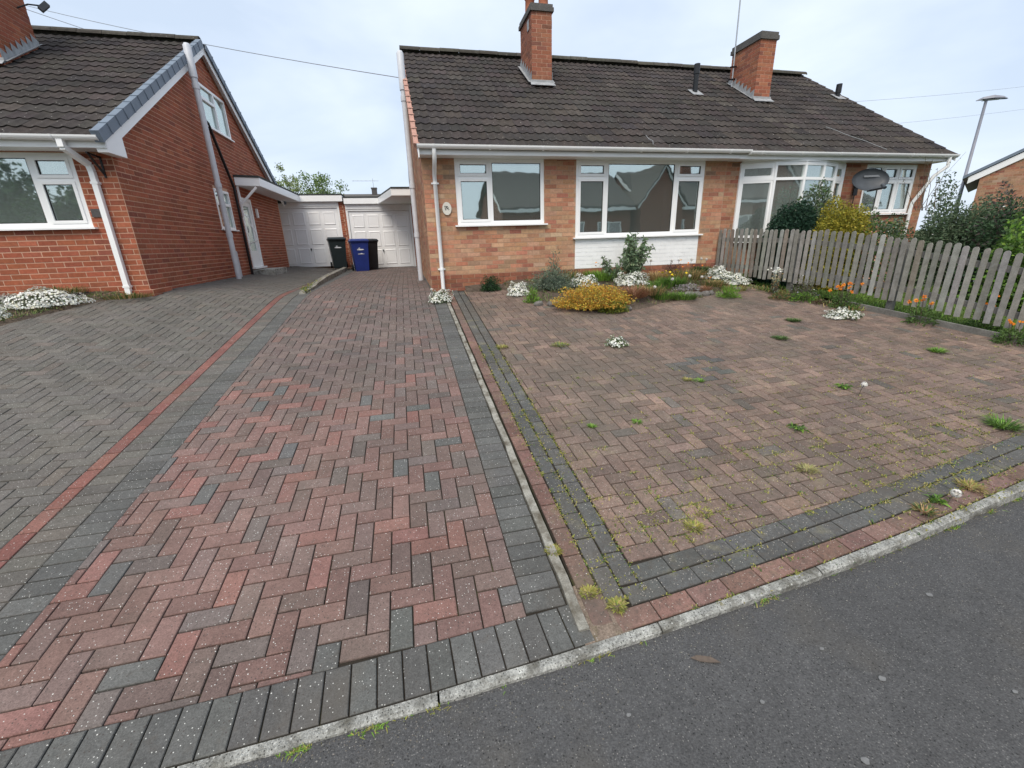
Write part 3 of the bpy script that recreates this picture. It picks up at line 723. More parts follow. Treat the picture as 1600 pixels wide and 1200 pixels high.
# bow window: five lights on an arc
N5 = [0, .245, .49, .69, .86, 1.0]
bw = MB(); pts = [arc(t) for t in N5]
z0, z1, zm = 1.66, 3.10, 2.80
for k in range(6):
    x, y = pts[k]; wd = .05 if k not in (0, 5) else .06
    bw.box(x-wd/2, x+wd/2, y-.035, y+.035, z0, z1)
for (xa, ya), (xb, yb) in zip(pts, pts[1:]):
    for z, h in ((z0+.03, .06), (z1-.03, .06), (zm, .05)): bw.bar((xa, ya, z), (xb, yb, z), .06, h)
bo = bw.build('bow_window', 'white_upvc', B)
for k, ((xa, ya), (xb, yb)) in enumerate(zip(pts, pts[1:])):
    d = Vector((xb-xa, yb-ya, 0)).normalized(); nn = Vector((-d.y, d.x, 0))
    for za, zb in ((z0+.06, zm-.025), (zm+.025, z1-.06)):
        a = Vector((xa, ya, 0))+d*.025; b = Vector((xb, yb, 0))-d*.025
        if k in (0, 4):
            f = MB()
            for p, q_, r, s in ((a, b, za+.02, za+.02), (a, b, zb-.02, zb-.02)): f.bar(p+Vector((0, 0, r)), q_+Vector((0, 0, s)), .05, .04)
            for p in (a+d*.02, b-d*.02): f.bar(p+Vector((0, 0, za)), p+Vector((0, 0, zb)), .04, .05)
            f.build('sash', 'white_upvc', bo)
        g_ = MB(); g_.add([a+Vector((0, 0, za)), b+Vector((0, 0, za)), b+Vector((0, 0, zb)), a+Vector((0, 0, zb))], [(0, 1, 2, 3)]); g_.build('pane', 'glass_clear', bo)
m = MB(); m.prism([(x, y-.05, z0-.04) for x, y in pts]+[(9.08, YA+.05, z0-.04), (6.56, YA+.05, z0-.04)], (0, 0, .038)); m.build('sill', 'white_upvc', bo)
m = MB(); m.prism([(x, y-.045, 3.102) for x, y in pts]+[(9.06, YA+.05, 3.102), (6.58, YA+.05, 3.102)], (0, 0, .036)); m.build('head', 'white_upvc', bo)
m = MB(); m.box(6.3, 9.3, 9.6, 9.62, .9, 3.15); m.box(6.3, 9.3, YA+.115, 9.6, 3.15, 3.16); m.box(6.3, 9.3, YA+.115, 9.6, .9, .92); m.box(6.28, 6.3, YA+.115, 9.6, .9, 3.15); m.box(9.3, 9.32, YA+.115, 9.6, .9, 3.15); m.build('room_wall', 'room', bo)
m = MB()
for i in range(9): x = 6.66+.05*i; m.bar((x, YA+.12, 1.7), (x, YA+.12, 3.05), .038, .004)
for i in range(20): x = 7.35+.085*i; m.bar((x, YA+.14+.01*(i % 2), 1.7), (x, YA+.14+.01*(i % 2), 3.05), .07, .004)
m.build('vertical_blind', 'blind', bo)
WB = window(B, *opB[1], YA, [(9.68, 10.15, [2.80], False), (10.15, 10.58, [2.80], True), (10.58, 11.06, [2.80], True)], glass='glass_clear')
m = MB()
for i in range(18): x = 9.75+.073*i; m.bar((x, YA+.16, 2.17), (x, YA+.16, 3.07), .05, .004)
m.build('vertical_blind', 'blind', WB)
eaves(B, XAB+.004, XB1+.03, YA, 7.70, 3.128, 3.245, .35)
gutter(B, XAB+.16, XB1+.05, 7.635, 3.245)
downpipe(B, [(11.33, 7.635, 3.21), (11.33, 7.635, 3.02), (11.2, 7.75, 2.86), (11.05, 7.95, 2.35), (11.05, 7.962, 2.2), (11.05, 7.962, .9)], .034)
chimney(B, 8.31, 8.745, 10.02, 10.95, 4.4, 5.98, tuple((a, (c[0]*1.1, c[1]*1.05, c[2])) for a, c in PAL_A2), roofz=lambda y: 3.28+.625*(y-7.66), cap_h=.15)
m = MB(); m.prism([(XB1+.02, 7.62, 3.12), (XB1+.02, 7.62, 3.24), (XB1+.02, 11.95, 5.93), (XB1+.02, 16.25, 3.24), (XB1+.02, 16.25, 3.12), (XB1+.02, 11.95, 5.8)], (.018, 0, 0)); m.build('bargeboard', 'white_upvc', B)
for x, y, zt in ((6.94, 10.32, 5.53), (11.22, 10.5, 5.36)):
    zz = 3.28+.625*(min(y, 23.9-y)-7.66)
    m = MB(); m.tube([(x, y, zz-.1), (x, y, zt-.2), (x, y, zt-.2), (x, y, zt)], [.055, .055, .068, .066], 12); vp = m.build('vent_pipe', 'black_plastic', B)
    m = MB(); m.prism([(x-.13, y-.16, zz-.07), (x+.13, y-.16, zz-.07), (x+.13, y+.1, zz+.1), (x-.13, y+.1, zz+.1)], (0, -.003, .01)); m.build('vent_flashing', 'lead', vp)
# aerial pole on B's chimney
ar = thing('aerial', (8.24, 10.75, 5.2), 'tall thin aerial mast strapped to the right chimney', 'aerial')
m = MB(); m.tube([(8.24, 10.75, 5.25), (8.20, 10.75, 7.6)], .016, 8); m.build('mast', 'steel', ar)
m = MB()
for z in (5.42, 5.68): m.bar((8.12, 10.72, z-.03), (8.33, 10.76, z+.01), .03, .03)
m.build('bracket', 'black_plastic', ar)
# satellite dish
ds = thing('satellite_dish', (9.42, 7.97, 2.6), 'dark grey oval satellite dish on the wall by the right-hand window', 'satellite dish')
m = MB(); dc = Vector((9.2, 7.55, 2.73)); dn = Vector((-.30, -.92, .24)).normalized(); du = Vector((dn.y, -dn.x, 0)).normalized()*-1; dv = dn.cross(du); vs = []; fs = []; q = 28
for sidx, off in ((0, 0), (1, -.012)):
    for i, rr in enumerate((0, .33, .66, 1)):
        for j in range(q): th = 2*pi*j/q; vs.append(dc+du*.35*rr*math.cos(th)+dv*.215*rr*math.sin(th)+dn*(.07*rr*rr+off))
for sidx in range(2):
    for i in range(3):
        for j in range(q): f = (sidx*4*q+i*q+j, sidx*4*q+i*q+(j+1) % q, sidx*4*q+(i+1)*q+(j+1) % q, sidx*4*q+(i+1)*q+j); fs.append(f if sidx else f[::-1])
for j in range(q): fs.append((3*q+j, 3*q+(j+1) % q, 7*q+(j+1) % q, 7*q+j))
m.add(vs, fs); m.build('reflector', 'dish_grey', ds, smooth=True)
m = MB(); a = dc+dn*.016+dv*.08; m.prism([a+du*-.10+dv*-.018, a+du*.20+dv*-.018, a+du*.20+dv*.018, a+du*-.10+dv*.018], dn*.014); m.build('dish_marking', 'dish_mark', ds)
m = MB(); lb = dc+dn*.46-dv*.30; m.bar(dc-dv*.2, lb, .03, .03); m.build('feed_arm', 'black_plastic', ds)
m = MB(); m.tube([lb, lb+(dc-lb).normalized()*.1+Vector((0, 0, .03))], .03, 10); m.build('receiver', 'dish_grey', ds)
m = MB(); m.bar(dc-dn*.02, (9.42, 7.95, 2.66), .04, .04); m.box(9.37, 9.47, 7.955, 7.98, 2.5, 2.8); m.tube([(9.42, 7.97, 2.5), (9.41, 7.99, 1.2)], .008, 6); m.build('wall_mount', 'black_plastic', ds)

# ---- the red brick house on the left
C = thing('bungalow', (-4.5, 10, 1.1), 'red brick dormer bungalow on the left with side gable and white bow-corner window', 'house')
C['label'] = 'red brick bungalow at the left edge with a gable window and grey verge caps'
XC, YC, RYC = -3.95, 7.93, 12.25
def roofC(y): return 3.30+.586*(min(y, 2*RYC-y)-7.53)
opC = [(-7.2, -4.435, 2.165, 3.14)]
m = MB(); core_wall(m, -8.2, XC, YC, YC+.11, .9, 3.2, opC); wC = m.build('wall', 'mortar_pink', C)
m = MB()
opS = [(11.36, 12.21, 2.24, 3.08), (11.70, 13.24, 4.36, 5.2), (12.86, 13.72, 1.34, 3.05)]
ZS = lambda y: roofC(y)-.07
for ya, yb in ((YC+.111, 11.36), (11.36, 11.70), (11.70, 12.21), (12.21, RYC), (RYC, 12.86), (12.86, 13.24), (13.24, 13.72), (13.72, 16.57)):
    segs = [(.9, None)]
    mid = (ya+yb)/2; ops = sorted([o for o in opS if o[0] < mid < o[1]], key=lambda o: o[2]); z = .9
    for o_ in ops: m.box(XC-.1, XC, ya, yb, z, o_[2]); z = o_[3]
    m.prism([(XC-.1, ya, z), (XC-.1, yb, z), (XC-.1, yb, ZS(yb)), (XC-.1, ya, ZS(ya))], (.1, 0, 0))
m.build('gable_wall', 'mortar_pink', C)
put_bricks(lay_bricks((0, YC, 0), (1, 0, 0), (0, -1, 0), -8.2, XC, 1.0, 3.2, PAL_C, opC, course=.0765, bond=.232, joint=.0135) +
           lay_bricks((XC, 0, 0), (0, 1, 0), (1, 0, 0), YC, 16.5, 1.0, 6.0, PAL_C, opS, top=lambda u: ZS(u)+.02, shift=1, course=.0765, bond=.232, joint=.0135), wC, 300)
m = MB(); m.box(-8.2, XC-.1, 16.45, 16.57, .9, 3.2); m.build('rear_wall', 'mortar_pink', C)
WC = window(C, -7.2, -4.435, 2.165, 3.14, YC, [(-7.2, -6.6, [], False), (-6.6, -4.95, [], False), (-4.95, -4.435, [2.80], True)], glass='glass_clear', fr=.06)
m = MB()
for i in range(26):   # net curtain gathered across the top
    x = -7.1+.1*i; m.add([(x, YC+.2+.02*(i % 2), 2.82+.06*math.sin(i*.7)), (x+.1, YC+.2+.02*((i+1) % 2), 2.82+.06*math.sin((i+1)*.7)), (x+.1, YC+.2+.02*((i+1) % 2), 3.1), (x, YC+.2+.02*(i % 2), 3.1)], [(0, 1, 2, 3)])
m.build('net_curtain', 'curtain', WC)
eaves(C, -8.2, XC+.13, YC, 7.60, 3.15, 3.27, .33)
gutter(C, -8.2, XC+.10, 7.535, 3.28)
m = MB(); m.prism([(XC+.005, 7.625, 3.10), (XC+.005, 7.60, 3.27), (XC+.005, 7.62, 3.36), (XC+.005, 8.06, 3.50), (XC+.005, 8.06, 3.10)], (.125, 0, 0)); m.build('box_end', 'white_upvc', C)
downpipe(C, [(-4.28, 7.535, 3.26), (-4.28, 7.535, 3.14), (-4.22, 7.86, 2.98), (-4.22, 7.885, 2.9), (-4.22, 7.885, 1.02)], .034, square=True, clips=(2.75, 1.3))
rC = roof(C, -8.2, XC+.10, 7.56, 3.31, .586, RYC, 300, lambda c: c.x < -6.2 and 10.2 < c.y < 11.2)
vd = Vector((0, math.cos(math.atan(.586)), math.sin(math.atan(.586))))
me = rawmesh('verge_cap', *(lambda q: (q.v, q.f))(MB().box(-.05, .045, 0, .30, .03, .05).box(.03, .046, 0, .30, -.09, .031).box(-.05, .055, -.012, .012, -.09, .058)), 'grey_cap')
for i in range(18): piece('verge_cap', me, rC, Vector((XC+.11, 7.50, 3.285))+vd*(i*.3), Matrix((Vector((1, 0, 0)), vd, Vector((1, 0, 0)).cross(vd))).transposed())
vd2 = Vector((0, -vd.y, vd.z))
for i in range(18): piece('verge_cap', me, rC, Vector((XC+.11, 2*RYC-7.50, 3.285))+vd2*(i*.3), Matrix((Vector((-1, 0, 0)), vd2, Vector((-1, 0, 0)).cross(vd2))).transposed(), (-1, 1, 1))
m = MB(); zr = roofC(RYC)
m.prism([(XC+.095, 7.64, 3.10), (XC+.095, 7.58, 3.27), (XC+.095, RYC, zr-.04), (XC+.095, 2*RYC-7.58, 3.27), (XC+.095, 2*RYC-7.64, 3.10), (XC+.095, RYC, zr-.24)], (.02, 0, 0)); m.build('bargeboard', 'white_upvc', C)
m = MB(); m.prism([(XC+.002, 8.07, 3.42), (XC+.002, RYC, zr-.10), (XC+.002, 2*RYC-8.07, 3.42), (XC+.002, 2*RYC-8.07, 3.40), (XC+.002, RYC, zr-.12), (XC+.002, 8.07, 3.40)], (.092, 0, 0)); m.build('verge_soffit', 'white_upvc', C)
chimney(C, -6.75, -6.2, 10.13, 11.15, 4.4, 7.2, PAL_C, roofz=roofC)
fl = thing('chimney_antenna', (-6.19, 11.15, 6.2), 'small dark antenna box on an arm fixed to the left chimney', 'antenna')  # small satellite antenna as a dark box on an arm, not a lamp
m = MB(); m.tube([(-6.2, 10.9, 5.92), (-6.08, 11.0, 6.02), (-5.95, 11.1, 6.05)], .012, 6); m.build('arm', 'black_plastic', fl)
m = MB(); m.bar((-5.96, 11.08, 5.98), (-5.86, 11.14, 6.1), .1, .08); m.build('head', 'dish_grey', fl)
# side windows, door and pipes on the gable wall (faces +x)
def side_window(par, y0, y1, z0, z1, splits_y, splits_z, name='side_window'):
    m = MB(); x0, x1 = XC-.06, XC+.012; fr = .055
    for a, b, c, d in ((y0, y1, z1-fr, z1), (y0, y1, z0, z0+fr), (y0, y0+fr, z0+fr, z1-fr), (y1-fr, y1, z0+fr, z1-fr)): m.box(x0, x1, a, b, c, d)
    for s, za, zb in splits_y: m.box(x0+.002, x1+.003, s-.03, s+.03, za, zb)
    for s, ya, yb in splits_z: m.box(x0+.003, x1+.002, ya, yb, s-.03, s+.03)
    W = m.build(name, 'white_upvc', par)
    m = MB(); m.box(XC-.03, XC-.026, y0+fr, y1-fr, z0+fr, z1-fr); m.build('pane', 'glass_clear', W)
    m = MB(); m.box(XC-.01, XC+.06, y0-.05, y1+.05, z0-.025, z0+.002); m.build('sill', 'white_upvc', W)
    m = MB(); m.box(XC-1.2, XC-1.19, y0-.2, y1+.2, z0-.5, z1+.02); m.box(XC-1.2, XC-.12, y0-.2, y1+.2, z1+.02, z1+.03); m.box(XC-1.2, XC-.12, y0-.2, y1+.2, z0-.5, z0-.49); m.box(XC-1.2, XC-.12, y0-.21, y0-.2, z0-.5, z1); m.box(XC-1.2, XC-.12, y1+.2, y1+.21, z0-.5, z1); m.build('room_wall', 'curtain', W)
    return W
side_window(C, 11.36, 12.21, 2.24, 3.08, [], [(2.78, 11.41, 12.16)])
side_window(C, 11.70, 13.24, 4.36, 5.2, [(12.55, 4.41, 5.15)], [(4.92, 11.75, 12.55)])
m = MB(); m.box(XC-.07, XC+.02, 12.86, 12.93, 1.34, 3.05); m.box(XC-.07, XC+.02, 13.65, 13.72, 1.34, 3.05); m.box(XC-.07, XC+.02, 12.93, 13.65, 2.98, 3.05); m.box(XC-.07, XC+.09, 12.80, 13.78, 1.30, 1.345)
dr = m.build('side_door', 'white_upvc', C)
m = MB(); m.box(XC-.05, XC-.01, 12.93, 13.05, 1.345, 2.98); m.box(XC-.05, XC-.01, 13.53, 13.65, 1.345, 2.98); m.box(XC-.05, XC-.01, 13.05, 13.53, 1.345, 1.75); m.box(XC-.05, XC-.01, 13.05, 13.53, 2.86, 2.98); m.build('door_leaf', 'white_upvc', dr)
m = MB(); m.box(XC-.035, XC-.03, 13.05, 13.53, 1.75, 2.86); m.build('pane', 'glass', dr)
m = MB(); m.box(XC-.9, XC-.89, 12.8, 13.8, 1.3, 3.1); m.build('hall_wall', 'room', dr)
m = MB(); m.box(XC-.01, XC+.012, 13.09, 13.12, 2.2, 2.36); m.build('door_handle', 'steel', dr)
m = MB(); m.box(XC+.02, XC+.55, 12.7, 13.9, 1.1, 1.28); m.build('door_step', 'kerb_concrete', C)
soil_pipe(C, XC+.20, 11.12, 1.10, 5.62, 5.05)
m = MB(); m.tube([(XC+.05, 11.62, 4.44), (XC+.06, 11.75, 4.40), (XC+.06, 12.45, 3.32), (XC+.06, 12.52, 3.2), (XC+.06, 12.52, 1.15)], .032, 10); m.build('waste_pipe', 'black_plastic', C)
m = MB(); m.tube([(XC+.12, 12.66, 2.62), (XC+.2, 12.66, 2.55), (XC+.2, 12.62, 2.42), (XC+.3, 12.66, 2.2), (XC+.3, 12.66, 2.0), (XC+.1, 12.66, 1.92)], .016, 8); m.build('grab_rail', 'white_upvc', C)
m = MB(); m.tube([(XC+.02, 11.55, 1.75), (XC+.1, 11.6, 1.75), (XC+.1, 11.62, 1.12)], .022, 8); m.build('tap_pipe', 'grey_pipe', C)
m = MB(); m.box(XC+.012, XC+.06, 13.98, 14.05, 2.62, 2.85); m.build('wall_light', 'white_upvc', C)
m = MB(); m.box(-4.40, -4.285, YC-.02, YC-.008, 2.30, 2.41); m.build('number_plate', 'dark_plate', C)
m = MB(); m.bar((-4.09, 7.92, 3.08), (-4.09, 7.64, 3.10), .02, .02); m.bar((-4.09, 7.66, 3.1), (-4.09, 7.91, 2.86), .02, .02); m.bar((-4.09, 7.915, 3.1), (-4.09, 7.915, 2.82), .02, .02); m.build('basket_bracket', 'black_plastic', C)
m = MB(); m.box(XC-.36, XC+.045, YC-.03, YC+.55, 1.02, 1.235); 
m.build('plinth_patch', 'mortar_pink', C)
put_bricks(lay_bricks((0, YC-.033, 0), (1, 0, 0), (0, -1, 0), XC-.36, XC+.045, 1.02, 1.235, PAL_C, course=.072) + lay_bricks((XC+.048, 0, 0), (0, 1, 0), (1, 0, 0), YC-.03, YC+.55, 1.02, 1.235, PAL_C, course=.072, shift=1), C, 20, name='plinth_brick', rest_name='plinth_bricks')
# pots and a leafy plant inside the left window
for x, y, r, h, lb in ((-4.78, 8.1, .06, .09, 'low white pot inside the right casement of the red brick house'), (-5.12, 8.1, .085, .16, 'tall white pot inside the large pane of the red brick house')):
    m = MB(); m.tube([(x, y, 2.185), (x, y, 2.185+h)], [r*.8, r], 14); pt = m.build('plant_pot', 'pot_white', None, (x, y, 2.185)); tag(pt, lb, 'pot', 'pots on the window sill')

for x, lb in ((-5.35, 'leafy green houseplant inside the large pane of the red brick house'), (-4.72, 'small leafy houseplant inside the right casement of the red brick house')):
    T = thing('houseplant', (x, 8.12, 2.19), lb, 'plant', 'houseplants on the window sill'); ml = MB(); ms = MB(); ms.tube([(x, 8.12, 2.19), (x, 8.12, 2.42)], .008, 6)
    for q in range(150):
        a, r, h = R.uniform(0, 6.28), R.uniform(0, .17 if x < -5 else .09), R.uniform(.05, .42 if x < -5 else .24); p = Vector((x+r*math.cos(a), 8.12+.4*r*math.sin(a), 2.19+h)); d = Vector((math.cos(a), math.sin(a), .4)); sd = d.cross(Vector((0, 0, 1))).normalized()*.02
        ml.add([p, p+d*.03+sd, p+d*.07, p+d*.03-sd], [(0, 1, 2, 3)], jit(pick(((2, (.10, .20, .05)), (1, (.18, .28, .08)))), .25))
    ms.build('stem', 'bark', T); ml.build('foliage', 'leaf', T)

# ---- garages
def garage(x0, x1, zf, pier, lab, doorx, zfas, canopy, mat_fascia='white_upvc'):
    G = thing('garage', ((x0+x1)/2, 18, zf), lab, 'garage', 'flat roofed garages at the end of the drives')
    dx0, dx1 = doorx; Y = 17.25; zt = zf+1.985
    m = MB(); m.box(x0, dx0-.07, Y, Y+.2, zf-.1, zfas); m.box(dx1+.07, x1, Y, Y+.2, zf-.1, zfas); wl = m.build('wall', 'mortar_pink', G)
    put_bricks(lay_bricks((0, Y, 0), (1, 0, 0), (0, -1, 0), x0, dx0-.07, zf-.05, zfas, PAL_C)+lay_bricks((0, Y, 0), (1, 0, 0), (0, -1, 0), dx1+.07, x1, zf-.05, zfas, PAL_C), wl, 60)
    m = MB(); m.box(dx0-.07, dx0, Y-.01, Y+.08, zf, zt+.06); m.box(dx1, dx1+.07, Y-.01, Y+.08, zf, zt+.06); m.box(dx0, dx1, Y-.01, Y+.08, zt, zt+.06); m.box(dx0-.07, dx1+.07, Y-.03, Y+.1, zt+.06, zfas); m.build('door_frame', 'white_paint', G)
    m = MB(); m.box(dx0+.01, dx1-.01, Y+.03, Y+.06, zf+.01, zt-.005); d = m.build('garage_door', 'door_white', G)
    W = (dx1-dx0); rowz = ((.12, .66), (.76, 1.30), (1.42, 1.86))
    for i in range(4):
        for za, zb in rowz:
            p = MB(); xa = dx0+W*(.055+.235*i); xb = xa+W*.19; t = .028
            p.add([(xa, Y+.0295, zf+za), (xb, Y+.0295, zf+za), (xb, Y+.0295, zf+zb), (xa, Y+.0295, zf+zb), (xa+t, Y+.014, zf+za+t), (xb-t, Y+.014, zf+za+t), (xb-t, Y+.014, zf+zb-t), (xa+t, Y+.014, zf+zb-t), (xa+2*t, Y+.022, zf+za+2*t), (xb-2*t, Y+.022, zf+za+2*t), (xb-2*t, Y+.022, zf+zb-2*t), (xa+2*t, Y+.022, zf+zb-2*t)],
                  [(0, 1, 5, 4), (1, 2, 6, 5), (2, 3, 7, 6), (3, 0, 4, 7), (4, 5, 9, 8), (5, 6, 10, 9), (6, 7, 11, 10), (7, 4, 8, 11), (8, 9, 10, 11)])
            p.build('panel', 'door_white', d)
    m = MB(); xc = (dx0+dx1)/2; m.tube([(xc, Y+.03, zf+.62), (xc, Y-.02, zf+.62)], .025, 10); m.box(xc-.012, xc+.012, Y-.03, Y-.018, zf+.55, zf+.65); m.build('door_handle', 'black_plastic', d)
    m = MB(); m.box(x0, x1, Y+.2, 23, zf-.1, zfas); m.build('side_wall', 'mortar_pink', G)
    # roof outline seen from above, with canopy
    P = canopy
    m = MB(); m.prism([(x, y, zfas+.20) for x, y in P], (0, 0, .05)); m.build('roof_felt', 'felt', G)
    cxm = sum(p[0] for p in P)/len(P); cym = sum(p[1] for p in P)/len(P)
    inn = [(x+(cxm-x)*.012, y+(cym-y)*.004) for x, y in P]
    m = MB(); m.prism([(x, y, zfas+.012) for x, y in inn], (0, 0, .187)); m.build('fascia', 'white_upvc', G)
    inn = [(x+(cxm-x)*.05, y+(cym-y)*.02) for x, y in P]
    m = MB(); m.prism([(x, y, zfas+.004) for x, y in inn], (0, 0, .006)); m.build('soffit', 'white_paint', G)
    return G
GL = garage(-4.7, -2.02, 1.12, None, 'left garage with white panelled door and canopy over the side door of the red house', (-4.36, -2.23), 3.29, [(-3.94, 12.78), (-3.42, 12.95), (-3.38, 17.10), (-1.98, 17.10), (-1.98, 23), (-4.75, 23), (-4.75, 17.0), (-3.94, 17.0)])
m = MB(); m.bar((XC+.02, 12.86, 2.85), (XC+.45, 12.90, 3.27), .05, .05); m.box(XC+.012, XC+.05, 12.84, 12.90, 2.6, 3.29); m.build('canopy_bracket', 'white_upvc', GL)
GR = garage(-2.012, .39, 1.0, None, 'right garage with white panelled door behind the blue bin', (-1.88, .25), 3.20, [(-1.975, 17.12), (-.80, 17.12), (-.26, 14.45), (.388, 14.45), (.388, 23), (-1.975, 23)])

# ---- wheelie bins
def bin_(loc, rotz, bodymat, lidmat, lab, tilt=0):
    T = thing('wheelie_bin', loc, lab, 'bin', 'wheelie bins in front of the garages'); T.rotation_euler = (0, tilt, rotz); ORG[T.name] = Vector((0, 0, 0))
    m = MB(); lev = ((.0, .20, .24, -.02), (.06, .205, .245, -.02), (.88, .265, .30, 0), (.93, .285, .335, 0))
    vs = []
    for z, hx, hy, oy in lev: vs += [(-hx, -hy+oy, z), (hx, -hy+oy, z), (hx, hy+oy, z), (-hx, hy+oy, z)]
    m.add(vs, [(i*4+j, i*4+(j+1) % 4, (i+1)*4+(j+1) % 4, (i+1)*4+j) for i in range(3) for j in range(4)]+[(3, 2, 1, 0)]); b = m.build('body', bodymat, T)
    m = MB(); m.box(-.292, .292, -.342, .30, .93, .962)
    m.add([(-.295, -.36, .962), (.295, -.36, .962), (.295, .31, .962), (-.295, .31, .962), (-.25, -.31, 1.012), (.25, -.31, 1.012), (.25, .28, 1.035), (-.25, .28, 1.035)], [(0, 1, 5, 4), (1, 2, 6, 5), (2, 3, 7, 6), (3, 0, 4, 7), (4, 5, 6, 7)])
    m.build('lid', lidmat, T)
    m = MB(); m.tube([(-.22, .40, .985), (.22, .40, .985)], .017, 8); m.bar((-.2, .30, .96), (-.2, .40, .985), .04, .04); m.bar((.2, .30, .96), (.2, .40, .985), .04, .04); m.build('handle', lidmat, T)
    m = MB(); m.box(-.19, .19, .22, .27, .10, .88); m.build('back_rib', bodymat, T)
    for sx in (-1, 1):
        m = MB(); m.tube([(sx*.225, .27, .105), (sx*.28, .27, .105)], .105, 18); wl = m.build('wheel', 'rubber', T)
    m = MB(); m.tube([(-.23, .27, .105), (.23, .27, .105)], .014, 8); m.build('axle', 'steel', T)
    # council mark: a leaping shape over a line of lettering
    f = lambda x, z: (x, -.262-.0668*(z-.06)/.82*.82-.004, z)
    m = MB()
    for pts in ([(-.10, .69), (-.02, .705), (.08, .70), (.12, .68), (.06, .665), (-.04, .665), (-.11, .672)], [(-.08, .715), (-.03, .745), (.0, .735), (-.02, .715)]): m.add([f(*p) for p in pts], [tuple(range(len(pts)))])
    if 'tucked' not in lab: m.build('logo', 'logo_white', T)
    if 'blue' in lab:
        m = MB()
        for pts in ([(-.09, .555), (-.02, .56), (.02, .575), (.05, .56), (.12, .545), (.11, .538), (-.085, .54)],): m.add([f(*p) for p in pts], [tuple(range(len(pts)))])
        m.build('lettering', 'logo_white', T)
    return T
bin_((-1.52, 15.75, 1.0), math.radians(12), 'blue_plastic', 'blue_plastic', 'blue wheelie bin in front of the right garage')
bin_((-2.30, 16.45, 1.085), math.radians(12), 'black_green_plastic', 'black_green_plastic', 'dark green-black wheelie bin in front of the left garage')
bin_((-1.27, 16.32, 1.0), math.radians(16), 'black_plastic', 'black_plastic', 'black wheelie bin tucked behind the right side of the bright one')

# low kerb with moss between the two drives at the back
m = MB(); n = 20; sec = []
for i in range(n+1):
    t = i/n; x = -1.90-.22*t; y = 8.5+7.9*t; wv = R.uniform(-.015, .015); z = pz(y); h = .03+.09*min(1, t*2.5)
    sec.append([(x-.06+wv, y, z-.1), (x-.055+wv, y, z+h+R.uniform(0, .01)), (x+.05+wv, y, z+h-.01), (x+.065+wv, y, z-.1)])
m.add([p for s in sec for p in s], [(i*4+j, i*4+j+1, (i+1)*4+j+1, (i+1)*4+j)[::-1] for i in range(n) for j in range(3)]+[(0, 1, 2, 3), (n*4+3, n*4+2, n*4+1, n*4)])
o = m.build('drive_divider', 'edging_concrete'); o['kind'] = 'structure'

# ------------------------------------------------------------------ picket fence
FA = -1.364
def fpt(t, side=0): return Vector((6.215+t*math.cos(FA)-side*math.sin(FA), 8.0+t*math.sin(FA)+side*math.cos(FA), 0))
def ftop(t): return 1.897+.011*t-.025*t*t if t < 5 else 1.897+.055-.625-.24*(t-5)
FN = thing('picket_fence', (6.6, 6, .7), 'weathered grey picket fence between the forecourt and the bow-window garden', 'fence')
pv = [(-.031, 0), (.031, 0)] + [(.031*math.cos(pi*j/8), .845+.033*math.sin(pi*j/8)*1.0) for j in range(0, 9)]
n = len(pv); vs = [(x, y, z) for y in (-.008, .008) for x, z in pv]
pk = rawmesh('picket', vs, [tuple(range(n)), tuple(range(2*n-1, n-1, -1))]+[((i+1) % n, i, n+i, n+(i+1) % n) for i in range(n)], 'weathered_wood_o')
i = 0; t = .05
while t < 6.2:
    p = fpt(t); a = FA+pi; lean = R.uniform(-.012, .012)
    piece('picket', pk, FN, (p.x, p.y, ftop(t)-.885+R.uniform(-.022, .018)), Matrix.Rotation(FA, 3, 'Z') @ Matrix.Rotation(lean, 3, 'Y') @ Matrix.Rotation(R.uniform(-.01, .01), 3, 'X'), (R.uniform(.92, 1.06), 1, R.uniform(.985, 1.01)),
          jit(pick(((4, (.27, .262, .235)), (3, (.225, .218, .195)), (2, (.32, .315, .29)), (1, (.23, .20, .165)))), .15, .03))
    t += .097+R.uniform(-.006, .006)
for dz in (-.20, -.70):
    for k in range(4):
        a, b = fpt(.02+k*1.55, .034), fpt(.02+(k+1)*1.55-.012, .034); a.z = ftop(k*1.55)+dz; b.z = ftop((k+1)*1.55)+dz
        MB().bar(a, b, .036, .075).build('rail', 'rail_wood', FN)
for k in range(5):
    t = .03+k*1.55; p = fpt(t, .09); MB().box(p.x-.038, p.x+.038, p.y-.038, p.y+.038, ftop(t)-1.3, ftop(t)-.08).build('post', 'rail_wood', FN)
# low board at the foot of the fence
m = MB()
for k in range(6):
    a, b = fpt(2.6+k*.6, -.03), fpt(2.6+(k+1)*.6, -.03); a.z = pz(a.y)+.03; b.z = pz(b.y)+.03; m.bar(a, b, .045, .09)
m.build('gravel_board', 'rail_wood', FN)

# ------------------------------------------------------------------ garden ground
def bedge(x):   # front edge of the flower bed under the picture window
    if x < 1.7: return 7.75
    if x < 2.3: return 7.75-(x-1.7)/.6*1.35
    return (6.40-.40*min(1, (x-2.3)/.4)+.05*math.sin(x*5)) if x < 3.5 else 6.05+.05*math.sin(x*5)+.30*(x-3.5)+(.25*(x-5.2) if x > 5.2 else 0)
def bz(x, y):
    e = min(1, max(0, (y-bedge(x))/.4))*min(1, max(0, (6.25-x)/.2))
    return g(x, y)-.014+.095*e+.012*math.sin(x*9+y*5)*e + .06*max(0, y-7.3)*e
m = MB(); vs, fs = grid(frange(.98, 6.24, 60), frange(5.9, 8.02, 40), bz)
keep = []
for f in fs:
    c = [sum(vs[i][k] for i in f)/4 for k in range(2)]
    if c[1] > bedge(c[0])-.03: keep.append(f)
m.add(vs, keep); o = m.build('flower_bed', 'soil'); o['kind'] = 'structure'
